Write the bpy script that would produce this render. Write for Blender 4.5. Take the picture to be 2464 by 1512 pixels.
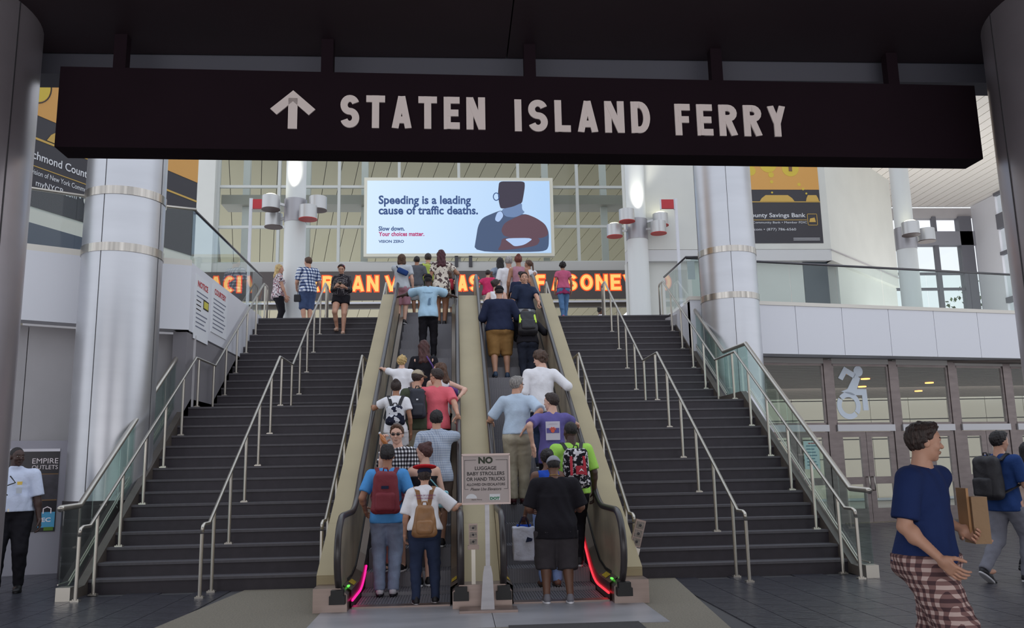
import bpy, math, random
import numpy as np
from mathutils import Vector, Matrix
rnd = random.Random(7)
PI = math.pi
scn = bpy.context.scene
for o in list(bpy.data.objects): bpy.data.objects.remove(o)
COL = scn.collection

# ---------------------------------------------------------------- camera
def cam_axes(yaw, pitch, roll):
    cy, sy, cp, sp = math.cos(yaw), math.sin(yaw), math.cos(pitch), math.sin(pitch)
    f = Vector((sy*cp, cy*cp, sp)); r = Vector((cy, -sy, 0)); u = r.cross(f)
    cr, sr = math.cos(roll), math.sin(roll)
    return r*cr + u*sr, u*cr - r*sr, f
CR, CU, CF = cam_axes(6.69e-2, 1.761e-1, -1.99e-2)
cd = bpy.data.cameras.new('camera'); cam = bpy.data.objects.new('camera', cd); COL.objects.link(cam)
m = Matrix((CR, CU, -CF)).transposed().to_4x4(); m.translation = Vector((0, -10.9897, 1.3953))
cam.matrix_world = m
cd.sensor_fit = 'HORIZONTAL'; cd.sensor_width = 36; cd.lens = 36*2071.787/2464; cd.clip_end = 500
scn.camera = cam

# ---------------------------------------------------------------- world, light, exposure
w = bpy.data.worlds.new('world'); scn.world = w; w.use_nodes = True
wn = w.node_tree.nodes; wl = w.node_tree.links
bg = wn['Background']
geo = wn.new('ShaderNodeTexCoord'); sep = wn.new('ShaderNodeSeparateXYZ'); rmp = wn.new('ShaderNodeValToRGB')
wl.new(geo.outputs['Generated'], sep.inputs[0]); wl.new(sep.outputs['Z'], rmp.inputs[0])
rmp.color_ramp.elements[0].position = 0.0; rmp.color_ramp.elements[0].color = (.93, .95, 1.0, 1)
rmp.color_ramp.elements[1].position = 0.7; rmp.color_ramp.elements[1].color = (.80, .88, 1.0, 1)
wl.new(rmp.outputs[0], bg.inputs[0]); bg.inputs[1].default_value = 1.12
vs = scn.view_settings
scn.display_settings.display_device = 'sRGB'
vs.view_transform = 'Standard'; vs.look = 'None'; vs.gamma = 1; vs.use_curve_mapping = False
vs.exposure = 0.06

# area lamp added behind the viewer as front fill, standing in for street daylight
al = bpy.data.lights.new('street_side_fill', 'AREA'); al.shape = 'RECTANGLE'; al.size = 24; al.size_y = 4.2; al.energy = 320; al.color = (1.0, .96, .95)
alo = bpy.data.objects.new('street_side_fill', al); COL.objects.link(alo); alo.location = (0, -15.5, 2.3); alo.rotation_euler = (PI/2, 0, 0)
# ---------------------------------------------------------------- materials
def srgb(c):
    return tuple(((x/255)/12.92 if x/255 <= .04045 else ((x/255+.055)/1.055)**2.4) for x in c)
MATS = {}
def mat(name, col, rough=.5, metal=0., spec=.5, emis=None, es=1., noise=None, bump=None, coat=0):
    """col is an sRGB 0-255 triple; noise=(scale, amount) mottles the colour; bump=(scale, strength)"""
    if name in MATS: return MATS[name]
    m = bpy.data.materials.new(name); m.use_nodes = True; MATS[name] = m
    nt = m.node_tree; b = nt.nodes['Principled BSDF']; c = srgb(col)
    b.inputs['Base Color'].default_value = (*c, 1); b.inputs['Roughness'].default_value = rough
    b.inputs['Metallic'].default_value = metal; b.inputs['Specular IOR Level'].default_value = spec
    if coat: b.inputs['Coat Weight'].default_value = coat
    if emis: b.inputs['Emission Color'].default_value = (*srgb(emis), 1); b.inputs['Emission Strength'].default_value = es
    if noise or bump:
        tc = nt.nodes.new('ShaderNodeTexCoord')
    if noise:
        mp = nt.nodes.new('ShaderNodeMapping'); n = nt.nodes.new('ShaderNodeTexNoise'); r = nt.nodes.new('ShaderNodeValToRGB')
        sc = noise[0]; mp.inputs['Scale'].default_value = sc if isinstance(sc, tuple) else (sc, sc, sc)
        n.inputs['Scale'].default_value = 1; n.inputs['Detail'].default_value = 4
        nt.links.new(tc.outputs['Object'], mp.inputs[0]); nt.links.new(mp.outputs[0], n.inputs[0]); nt.links.new(n.outputs[0], r.inputs[0])
        a = noise[1]
        r.color_ramp.elements[0].position = .3; r.color_ramp.elements[1].position = .7
        r.color_ramp.elements[0].color = (*[x*(1-a) for x in c], 1); r.color_ramp.elements[1].color = (*[min(1, x*(1+a)) for x in c], 1)
        nt.links.new(r.outputs[0], b.inputs['Base Color'])
    if bump:
        n2 = nt.nodes.new('ShaderNodeTexNoise'); mp2 = nt.nodes.new('ShaderNodeMapping'); bp = nt.nodes.new('ShaderNodeBump')
        sc = bump[0]; mp2.inputs['Scale'].default_value = sc if isinstance(sc, tuple) else (sc, sc, sc)
        n2.inputs['Scale'].default_value = 1; n2.inputs['Detail'].default_value = 3
        nt.links.new(tc.outputs['Object'], mp2.inputs[0]); nt.links.new(mp2.outputs[0], n2.inputs[0])
        nt.links.new(n2.outputs[0], bp.inputs['Height']); bp.inputs['Strength'].default_value = bump[1]; bp.inputs['Distance'].default_value = .02
        nt.links.new(bp.outputs[0], b.inputs['Normal'])
    return m
def glass(name, tint, refl=.9, ior=1.5):
    m = bpy.data.materials.new(name); m.use_nodes = True; MATS[name] = m
    nt = m.node_tree; nt.nodes.clear()
    out = nt.nodes.new('ShaderNodeOutputMaterial'); mx = nt.nodes.new('ShaderNodeMixShader')
    t = nt.nodes.new('ShaderNodeBsdfTransparent'); g = nt.nodes.new('ShaderNodeBsdfGlossy'); f = nt.nodes.new('ShaderNodeFresnel')
    t.inputs[0].default_value = (*srgb(tint), 1); g.inputs[0].default_value = (refl, refl, refl, 1); g.inputs[1].default_value = .02
    f.inputs[0].default_value = ior
    gm = nt.nodes.new('ShaderNodeNewGeometry'); inv = nt.nodes.new('ShaderNodeMath'); inv.operation = 'SUBTRACT'; inv.inputs[0].default_value = 1; nt.links.new(gm.outputs['Backfacing'], inv.inputs[1])
    ml = nt.nodes.new('ShaderNodeMath'); ml.operation = 'MULTIPLY'; nt.links.new(f.outputs[0], ml.inputs[0]); nt.links.new(inv.outputs[0], ml.inputs[1])
    nt.links.new(ml.outputs[0], mx.inputs[0]); nt.links.new(t.outputs[0], mx.inputs[1]); nt.links.new(g.outputs[0], mx.inputs[2])
    nt.links.new(mx.outputs[0], out.inputs[0])
    return m
GLASS = glass('clear_glass', (243, 248, 247), .9, 1.5)
GLASSD = glass('green_glass', (236, 246, 243), .9, 1.5)
GLASSC = glass('curtain_glass', (247, 249, 248), .9, 1.35)
STEEL = mat('satin_steel', (196, 190, 180), .32, .9)
STEELP = mat('brushed_plate', (146, 130, 124), .38, .85, noise=((2, 2, 30), .08))
COLM = mat('column_metal', (196, 197, 202), .34, .75, noise=((1, 1, 6), .03))
COLN = mat('entrance_column_metal', (176, 168, 174), .3, .55, noise=((1, 1, 5), .04))
RINGM = mat('ring_metal', (186, 180, 172), .22, .8, noise=((13, 13, .3), .45))  # stretched noise paints vertical reflection stripes into the ring colour
WHITEP = mat('white_panel', (220, 220, 226), .45)
WHITEW = mat('white_wall', (212, 212, 206), .7, noise=(1.2, .03))
GREYW = mat('grey_wall', (176, 172, 174), .6, noise=(2, .04))
DGREY = mat('dark_grey', (60, 58, 62), .5)
SOFFIT = mat('dark_soffit', (52, 38, 46), .6, noise=(1.5, .08))
BEAM = mat('soffit_beam', (84, 84, 94), .5)
SIGNB = mat('sign_black', (34, 23, 30), .85, spec=.1, noise=(1.2, .1))
SIGNW = mat('sign_letter', (236, 222, 218), .6)
STEPM = mat('stair_stone', (52, 46, 52), .6, noise=(9, .12))
NOSE = mat('stair_nosing', (84, 80, 84), .6, noise=(20, .1))
TILEM = mat('slate_tile', (58, 57, 64), .3, noise=(5, .18), bump=((14, 14, 14), .5))
GROUT = mat('grout', (74, 72, 74), .8)
CONC = mat('exposed_aggregate', (124, 116, 102), .75, noise=(60, .22), bump=(80, .4))
PLATE = mat('landing_plate', (156, 154, 158), .38, .1, noise=((1.2, 3, 1), .14))
MATM = mat('entrance_mat', (60, 57, 58), .9, noise=(50, .2))
BEIGE = mat('beige_deck', (160, 146, 114), .5, .3, noise=((1.5, 1.5, 1.5), .06))
BALU = mat('balustrade_steel', (188, 174, 148), .3, .35, noise=((1, 2.2, 2.2), .3))
RUBBER = mat('black_rubber', (58, 53, 54), .32)
ESTEP = mat('escalator_step', (132, 130, 136), .5, .3)
BLACK = mat('black', (18, 16, 18), .5)
SLATM = mat('slat_board', (174, 167, 140), .6)
SLATR = mat('canopy_board', (236, 230, 222), .6)
MULL = mat('mullion_white', (198, 200, 196), .5)
DARKM = mat('dark_steel', (104, 104, 112), .5)
LEDBG = mat('led_housing', (84, 76, 74), .6)
LEDR = mat('led_red', (40, 5, 0), .5, emis=(255, 84, 26), es=1.0)
LEDY = mat('led_amber', (60, 30, 0), .5, emis=(255, 190, 104), es=1.15)
DOORM = mat('door_steel', (118, 108, 106), .36, .75, noise=((3, 3, 12), .12))
WHITEL = mat('white_print', (225, 226, 230), .6)
REDF = mat('red_sign', (190, 50, 58), .5)

# ---------------------------------------------------------------- mesh helpers
class MB:
    def __init__(s): s.v = []; s.f = []; s.m = []
    def add(s, vs, fs, mi=0):
        n = len(s.v); s.v += [tuple(p) for p in vs]; s.f += [tuple(n+i for i in f) for f in fs]; s.m += [mi]*len(fs); return s
    def box(s, x0, x1, y0, y1, z0, z1, mi=0):
        return s.add([(x0,y0,z0),(x1,y0,z0),(x1,y1,z0),(x0,y1,z0),(x0,y0,z1),(x1,y0,z1),(x1,y1,z1),(x0,y1,z1)],
                     [(0,3,2,1),(4,5,6,7),(0,1,5,4),(1,2,6,5),(2,3,7,6),(3,0,4,7)], mi)
    def bar(s, a, b, wdt, hgt, up=(0,0,1), mi=0):
        a = Vector(a); b = Vector(b); d = (b-a).normalized(); up = Vector(up); r = d.cross(up).normalized(); u = r.cross(d)
        vs = [p + r*sx*wdt/2 + u*sz*hgt/2 for p in (a, b) for sx, sz in ((-1,-1),(1,-1),(1,1),(-1,1))]
        return s.add(vs, [(0,1,2,3),(7,6,5,4),(0,4,5,1),(1,5,6,2),(2,6,7,3),(3,7,4,0)], mi)
    def prism(s, pts, d, mi=0):
        n = len(pts); d = Vector(d); a = [Vector(p) for p in pts]
        nn = Vector((0,0,0))
        for i in range(n): nn += a[i].cross(a[(i+1) % n])
        if nn.dot(d) > 0: a = a[::-1]
        vs = a + [p + d for p in a]
        fs = [tuple(range(n)), tuple(range(2*n-1, n-1, -1))] + [(i, n+i, n+(i+1) % n, (i+1) % n) for i in range(n)]
        return s.add(vs, fs, mi)
    def cyl(s, c, r, z0, z1, n=24, mi=0, r2=None):
        r2 = r if r2 is None else r2
        vs = [(c[0]+r*math.cos(2*PI*i/n), c[1]+r*math.sin(2*PI*i/n), z0) for i in range(n)] + [(c[0]+r2*math.cos(2*PI*i/n), c[1]+r2*math.sin(2*PI*i/n), z1) for i in range(n)]
        return s.add(vs, [tuple(range(n-1, -1, -1)), tuple(range(n, 2*n))] + [(i, (i+1) % n, n+(i+1) % n, n+i) for i in range(n)], mi)
    def tube(s, pts, r, n=10, mi=0, close=False):
        P = [Vector(p) for p in pts]; k = len(P); rs = r if isinstance(r, (list, tuple)) else [r]*k
        rings = []; t0 = (P[1]-P[0]).normalized(); up = Vector((0,0,1)) if abs(t0.z) < .9 else Vector((1,0,0))
        side = t0.cross(up).normalized()
        for i in range(k):
            if close: t = (P[(i+1) % k]-P[i-1]).normalized()
            elif i == 0: t = t0
            elif i == k-1: t = (P[-1]-P[-2]).normalized()
            else: t = ((P[i]-P[i-1]).normalized() + (P[i+1]-P[i]).normalized()); t = t.normalized() if t.length > 1e-6 else t0
            side = (side - t*side.dot(t)).normalized(); u = side.cross(t)
            rings.append([P[i] + (side*math.cos(2*PI*j/n) + u*math.sin(2*PI*j/n))*rs[i] for j in range(n)])
        vs = [p for rg in rings for p in rg]; fs = []
        for i in range(k if close else k-1):
            for j in range(n):
                a = i*n+j; b = i*n+(j+1) % n; c = ((i+1) % k)*n+(j+1) % n; d = ((i+1) % k)*n+j
                fs.append((a, d, c, b))
        if not close: fs += [tuple(range(n)), tuple(range(k*n-1, (k-1)*n-1, -1))]
        return s.add(vs, fs, mi)
    def ell(s, c, r, nu=14, nv=9, mi=0, rot=None):
        vs = []; fs = []
        for j in range(nv+1):
            th = PI*j/nv
            for i in range(nu):
                p = Vector((r[0]*math.sin(th)*math.cos(2*PI*i/nu), r[1]*math.sin(th)*math.sin(2*PI*i/nu), r[2]*math.cos(th)))
                if rot: p = rot @ p
                vs.append(p + Vector(c))
        for j in range(nv):
            for i in range(nu): fs.append((j*nu+i, (j+1)*nu+i, (j+1)*nu+(i+1) % nu, j*nu+(i+1) % nu))
        return s.add(vs, fs, mi)
    def strip(s, pa, pb, mi=0):
        n = len(pa); return s.add(list(pa)+list(pb), [(i, i+1, n+i+1, n+i) for i in range(n-1)], mi)
    def mesh(s, name, mats, smooth=False):
        me = bpy.data.meshes.new(name); me.from_pydata(s.v, [], s.f)
        for m in (mats if isinstance(mats, (list, tuple)) else [mats]): me.materials.append(m)
        if any(s.m): me.polygons.foreach_set('material_index', s.m)
        if smooth: me.polygons.foreach_set('use_smooth', [True]*len(s.f)); 
        me.update(); return me
    def build(s, name, mats, parent=None, smooth=False, auto=False):
        me = s.mesh(name, mats, smooth or auto)
        if auto: me.set_sharp_from_angle(angle=.6)
        return link(name, me, parent)
def link(name, me, parent=None):
    o = bpy.data.objects.new(name, me); COL.objects.link(o)
    if parent: o.parent = parent
    return o
def tag(o, label=None, cat=None, group=None, kind=None):
    if label: o['label'] = label
    if cat: o['category'] = cat
    if group: o['group'] = group
    if kind: o['kind'] = kind
    return o
def thing(name, label, cat, loc=(0,0,0), rz=0, group=None):
    o = bpy.data.objects.new(name, None); COL.objects.link(o); o.location = loc; o.rotation_euler = (0,0,rz)
    o.empty_display_size = .2
    return tag(o, label, cat, group)
def struct(name, label=None, loc=(0,0,0), rz=0):
    o = bpy.data.objects.new(name, None); COL.objects.link(o); o.location = loc; o.rotation_euler = (0,0,rz)
    return tag(o, label, None, None, 'structure')
def text_mb(txt, org, right, up, wid, hgt, bold=0., depth=.01, mb=None, mi=0, spacing=1.0, shear=0.):
    """lettering as solid glyphs: lower-left corner, direction vectors, width and height of the inked box"""
    cu = bpy.data.curves.new('t', 'FONT'); cu.body = txt; cu.size = 1; cu.offset = bold; cu.resolution_u = 3; cu.space_character = spacing; cu.shear = shear
    ob = bpy.data.objects.new('t', cu); COL.objects.link(ob)
    dg = bpy.context.evaluated_depsgraph_get(); me = ob.evaluated_get(dg).to_mesh()
    V = [v.co.copy() for v in me.vertices]; Fs = [tuple(p.vertices) for p in me.polygons]
    ob.evaluated_get(dg).to_mesh_clear(); bpy.data.objects.remove(ob); bpy.data.curves.remove(cu)
    x0 = min(v.x for v in V); x1 = max(v.x for v in V); y0 = min(v.y for v in V); y1 = max(v.y for v in V)
    org = Vector(org); R_ = Vector(right).normalized(); U_ = Vector(up).normalized(); N_ = R_.cross(U_)
    sx = wid/(x1-x0); sy = (hgt/(y1-y0)) if hgt else sx
    mb = mb or MB(); n = len(V)
    P0 = [org + R_*(v.x-x0)*sx + U_*(v.y-y0)*sy for v in V]
    from collections import Counter
    ec = Counter()
    for f in Fs:
        for a, b in zip(f, f[1:]+f[:1]): ec[(a, b)] += 1
    side = [(a, b) for (a, b) in ec if (b, a) not in ec]
    vs = P0 + [p + N_*depth for p in P0]
    fs = [tuple(n+i for i in f) for f in Fs] + [(a, b, n+b, n+a) for a, b in side]
    mb.add(vs, fs, mi); return mb

def _arc(cx, cy, rx, ry, a0, a1, n=14): return [(cx+rx*math.cos(math.radians(a)), cy+ry*math.sin(math.radians(a))) for a in np.linspace(a0, a1, n)]
def glyph_strokes(ch, w, h, t):
    """centre lines of heavy grotesque capitals inside a w x h box"""
    a = t/2; L = a; R = w-a; B = a; Tp = h-a; M = h/2
    if ch == 'A': return [[(a*.9, 0), (w/2, h)], [(w-a*.9, 0), (w/2, h)], [(w*.22, h*.26), (w*.78, h*.26)]]
    if ch == 'B': return [[(L, 0), (L, h)], [(L, Tp), (w*.5, Tp)]+_arc(w*.5, h*.76-a*.3, R-w*.5, h*.24-a*.7, 90, -90, 8)+[(L, M)], [(w*.5, M)]+_arc(w*.52, h*.25+a*.2, R-w*.52, h*.25-a*.8, 90, -90, 8)+[(L, B)]]
    if ch == 'C': return [_arc(w/2, M, w/2-a, h/2-a, 48, 312, 22)]
    if ch == 'D': return [[(L, 0), (L, h)], [(L, Tp), (w*.45, Tp)]+_arc(w*.45, M, R-w*.45, h/2-a, 90, -90, 14)+[(L, B)]]
    if ch == 'E': return [[(L, 0), (L, h)], [(L, Tp), (w, Tp)], [(L, M), (w*.92, M)], [(L, B), (w, B)]]
    if ch == 'F': return [[(L, 0), (L, h)], [(L, Tp), (w, Tp)], [(L, M), (w*.90, M)]]
    if ch == 'H': return [[(L, 0), (L, h)], [(R, 0), (R, h)], [(L, M), (R, M)]]
    if ch == 'I': return [[(w/2, 0), (w/2, h)]]
    if ch == 'L': return [[(L, 0), (L, h)], [(L, B), (w, B)]]
    if ch == 'N': return [[(L, 0), (L, h)], [(R, 0), (R, h)], [(L, h), (R, 0)]]
    if ch == 'O': return [_arc(w/2, M, w/2-a, h/2-a, 0, 360, 28)]
    if ch == 'R': return [[(L, 0), (L, h)], [(L, Tp), (w*.5, Tp)]+_arc(w*.5, h*.73, R-w*.5, h*.27-a, 90, -90, 9)+[(L, h*.46+a)], [(w*.5, h*.48), (R, 0)]]
    if ch == 'S':
        ry = (h-t)/4; return [_arc(w/2, a+3*ry, w/2-a, ry, 18, 270, 18)[:-1]+_arc(w/2, a+ry, w/2-a, ry, 90, -162, 18)]
    if ch == 'T': return [[(0, Tp), (w, Tp)], [(w/2, 0), (w/2, h)]]
    if ch == 'W': return [[(a*.8, h), (w*.28, 0)], [(w*.28, 0), (w*.5, h)], [(w*.5, h), (w*.72, 0)], [(w*.72, 0), (w-a*.8, h)]]
    if ch == 'Y': return [[(a*.9, h), (w/2, h*.42)], [(w-a*.9, h), (w/2, h*.42)], [(w/2, 0), (w/2, h*.5)]]
    if ch == '&': return [_arc(w*.42, h*.76, w*.2, h*.16, -60, 240, 14)+[(w*.9, a)], [(w*.30, h*.60)]+_arc(w*.40, h*.26, w*.40-a*.6, h*.26-a, 120, 330, 12)+[(w*.92, h*.46)]]
    return []
def stroke_word(word, org, right, up, wid, hgt, t, depth, gap=.28, mb=None, grow=0., mi=0):
    """flat heavy letters built from mitred strokes; letters share the width evenly by their proportions"""
    prop = {'I': .34, 'W': 1.35, 'N': 1.02, 'O': 1.06, 'A': 1.06, 'E': .86, 'F': .84, 'L': .82, '&': 1.1}
    ws = [prop.get(c, 1.0) for c in word]; tot = sum(ws)+gap*(len(word)-1); u = wid/tot
    org = Vector(org); R_ = Vector(right).normalized(); U_ = Vector(up).normalized(); N_ = R_.cross(U_); mb = mb or MB(); x = 0
    for c, wv in zip(word, ws):
        wl_ = wv*u if c != 'I' else max(wv*u, t); lo_, hi_ = -grow, wl_+grow
        for si_, st in enumerate(glyph_strokes(c, wl_, hgt, t)):
            dp_ = depth*(1+.12*si_)
            P_ = st; n = len(P_); Lf = []; Rt = []; hw_ = t/2+grow
            for i, p in enumerate(P_):
                d0 = Vector((P_[i][0]-P_[i-1][0], P_[i][1]-P_[i-1][1])) if i > 0 else None
                d1 = Vector((P_[i+1][0]-P_[i][0], P_[i+1][1]-P_[i][1])) if i < n-1 else None
                closed = P_[0] == P_[-1] or (abs(P_[0][0]-P_[-1][0])+abs(P_[0][1]-P_[-1][1]) < 1e-6)
                if closed and i == 0: d0 = Vector((P_[0][0]-P_[-2][0], P_[0][1]-P_[-2][1]))
                if closed and i == n-1: d1 = Vector((P_[1][0]-P_[0][0], P_[1][1]-P_[0][1]))
                ds = [d.normalized() for d in (d0, d1) if d is not None and d.length > 1e-9]
                tv = (ds[0]+ds[-1]).normalized(); nv = Vector((-tv.y, tv.x)); mk = hw_/max(.5, abs(nv.dot(Vector((-ds[0].y, ds[0].x)))))
                px_, py_ = p
                if grow and not closed:
                    if i == 0: px_ -= ds[0].x*grow; py_ -= ds[0].y*grow
                    if i == n-1: px_ += ds[0].x*grow; py_ += ds[0].y*grow
                clampy = lambda v: min(max(v, -grow), hgt+grow); clampx = lambda v: min(max(v, lo_), hi_)
                Lf.append((clampx(px_+nv.x*mk), clampy(py_+nv.y*mk))); Rt.append((clampx(px_-nv.x*mk), clampy(py_-nv.y*mk)))
            for i in range(n-1):
                q = [Rt[i], Rt[i+1], Lf[i+1], Lf[i]]
                q3 = [org + R_*(x+a_) + U_*b_ for a_, b_ in q]
                mb.add(q3 + [p + N_*dp_ for p in q3], [(3,2,1,0),(4,5,6,7),(0,1,5,4),(1,2,6,5),(2,3,7,6),(3,0,4,7)], mi)
        x += (wv+gap)*u
    return mb
# ================================================================ SETTING
R_, T_, L_ = .165, .254, 1.438
TOPZ = 29*R_; YL = 14*T_; Y2 = YL + L_; YTOP = Y2 + 13*T_
NX = (-.2111, .9775)           # normal of the angled door wall
# ---- floor: tiles, aggregate paths, plate
flo = struct('floor', 'dark slate tile floor with grout lines')
MB().box(-16, 22, -16, 9.6, -.3, -.012).build('grout_bed', GROUT, flo)
def conc_side(x, y):
    if -1.36 <= x <= 1.9 and y > -9: return False
    return False
CL = [(-2.555, -.02), (-1.36, -.02), (-1.36, -3.02), (-1.30, -5.2), (-3.05, -5.2)]
CRt = [(1.9, -.02), (2.70, -.02), (2.10, -5.6), (-1.30, -5.2), (-1.36, -3.02), (1.9, -3.02)]
def inpoly(p, poly):
    c = False
    for i in range(len(poly)):
        (x1, y1), (x2, y2) = poly[i], poly[i-1]
        if (y1 > p[1]) != (y2 > p[1]) and p[0] < (x2-x1)*(p[1]-y1)/(y2-y1)+x1: c = not c
    return c
TS = .405
tm = MB().box(.004, TS-.004, .004, TS-.004, -.013, 0).mesh('floor_tile', TILEM)
cells = []
for i in range(-32, 48):
    for j in range(-16, 26):
        x = 2.955-7*TS + i*TS; y = -.02-TS*1 + j*TS + (TS/2 if i % 2 else 0) - .0
        if y > -.02+.3 and -4.4 < x+TS/2 < 4.95 and y < 8: continue
        if x > 17 or y > 9.0 or y < -6.3: continue
        cx, cy = x+TS/2, y+TS/2
        if inpoly((cx, cy), CL) or inpoly((cx, cy), CRt) or (-1.36 < cx < 1.9 and cy > -3.02): continue
        if y + TS > .0 and -4.4 < cx < 4.95: continue
        cells.append((x, y, (cx-1)**2*.5 + (cy+4.5)**2))
vis = []
for c in cells:
    d = Vector((c[0]+.2, c[1]+.2, 0)) - cam.location; z = d.dot(CF)
    u = 1232 + 2071*d.dot(CR)/z; v = 756 - 2071*d.dot(CU)/z
    if z > 0 and -60 < u < 2524 and v < 1560: vis.append((z, c))
vis.sort(key=lambda t: t[0]); near = {(c[0], c[1]) for _, c in vis[:290]}
far = MB()
for x, y, _ in cells:
    if (x, y) in near:
        o = link('floor_tile', tm, flo); o.location = (x, y, 0)
    else: far.box(x+.004, x+TS-.004, y+.004, y+TS-.004, -.013, 0)
tag(far.build('floor_tiles_beyond', TILEM, flo), kind='stuff')
for nm, pl in (('aggregate_path', CL), ('aggregate_path', CRt)):
    MB().prism([(x, y, -.011) for x, y in pl], (0, 0, .0125)).build(nm, CONC, flo)
pl = struct('trim_1', 'grey metal landing plates in front of the escalators')
MB().box(-1.36, .33, -3.02, -1.66, -.01, .006).build('landing_panel', PLATE, pl)
MB().box(.336, 1.9, -3.02, -1.66, -.01, .006).build('landing_panel', PLATE, pl)
tag(MB().box(.45, 1.62, -4.4, -2.98, 0, .012).build('entrance_mat', MATM), 'dark grey entrance mat on the floor before the right escalator', 'mat')

# ---- stairs
def stair(x0, x1, label):
    t = thing('staircase', label, 'staircase')
    for n in range(1, 30):
        y0 = (n-1)*T_ if n <= 15 else Y2 + (n-16)*T_
        y1 = y0 + T_ if n < 15 else (Y2 if n == 15 else y0+T_)
        if n == 29: y1 = y0 + .5
        z = n*R_
        b = MB()
        b.box(x0, x1, y0, y1+.02, z-R_-.02, z-.03)
        s = b.build('step', STEPM, t)
        MB().box(x0, x1, y0-.012, y1+.005, z-.03, z).build('tread', NOSE, s)
    # stone joints between the blocks of each flight are the step ends; stringers close the sides
    return t
stair(-4.42, -1.47, 'wide dark stone staircase left of the escalators')
stair(1.98, 4.95, 'wide dark stone staircase right of the escalators')
def nos(y):
    """height of the step-edge line above Y"""
    if y < 0: return 0
    if y < YL: return (y/T_ + 1)*R_
    if y < Y2: return 15*R_
    return min(TOPZ, ((y-Y2)/T_ + 16)*R_)
for x0, x1, lb in ((-4.5, -4.4, 'left'), (4.93, 5.03, 'right')):
    s = struct('trim_2' if x0 < 0 else 'trim_3', 'dark stone stringer along the %s stair' % lb)
    pts = [(x0, -.5, 0), (x0, -.5, .1), (x0, -.1, .12), (x0, YL+.1, 15*R_+.14), (x0, Y2-.1, 15*R_+.14), (x0, YTOP, TOPZ+.02), (x0, YTOP, 0)]
    MB().prism(pts, (x1-x0, 0, 0)).build('stringer', mat('stringer_stone', (84, 76, 70), .4, noise=(6, .15)), s)
    MB().box(x0-.03, x1+.03, -.56, -.42, 0, .15).build('end_cap', STEEL, s)
# upper floor slab
uf = struct('floor_2', 'upper hall floor')
MB().box(-9.6, 7.6, YTOP+.25, 22, TOPZ-.5, TOPZ-.001).build('floor_slab', GREYW, uf)

# ---- stair handrails
def rail(X, label, ylist_lo=None, left=True, startpost=True):
    t = thing('handrail', label, 'handrail', group=None)
    zz = .815
    pts = [(X, -.597, 0.0), (X, -.597, zz-.09), (X, -.58, zz-.02), (X, -.52, zz), (X, -.32, zz), (X, 3.50, 3.285), (X, 4.64, 3.285), (X, 8.30, 5.575), (X, 8.62, 5.575), (X, 8.66, 5.55), (X, 8.68, 5.5), (X, 8.68, 4.785)]
    MB().tube(pts[1:], .021, 10).build('rail_tube', STEEL, t, smooth=True)
    def zrail(y):
        for (a, b) in zip(pts[3:], pts[4:]):
            if a[1] <= y <= b[1]: return a[2] + (b[2]-a[2])*(y-a[1])/(b[1]-a[1]+1e-9)
        return zz
    pm = [(-.597, 0, zz-.09), (-.116, 0, zrail(-.116))]
    for n in (3, 6, 9, 12, 15): y = (n-1)*T_ + .1; pm.append((y, n*R_, zrail(y)))
    y = Y2-.43; pm.append((y, 15*R_, zrail(y)))
    for n in (17, 20, 23, 26): y = Y2 + (n-16)*T_ + .1; pm.append((y, n*R_, zrail(y)))
    pm.append((8.42, TOPZ, 5.56))
    for y, z0, z1 in pm:
        p = MB().cyl((X, y), .021, z0, z1-.015, 10).build('post', STEEL, t, smooth=False, auto=True)
        MB().box(X-.048, X+.048, y-.035, y+.035, z0, z0+.018).box(X-.034, X-.022, y-.01, y+.01, z0+.018, z0+.028).box(X+.022, X+.034, y-.01, y+.01, z0+.018, z0+.028).build('base_plate', STEEL, p)
    return t
rail(-4.29, 'steel handrail along the left edge of the left staircase, next to glass')
rail(-2.923, 'steel handrail running up the middle of the left staircase')
rail(-1.565, 'steel handrail between left staircase and left escalator')
rail(2.10, 'steel handrail between right escalator and right staircase')
rail(3.452, 'steel handrail running up the middle of the right staircase')
rail(4.812, 'steel handrail along the right edge of the right staircase, next to glass')

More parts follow.
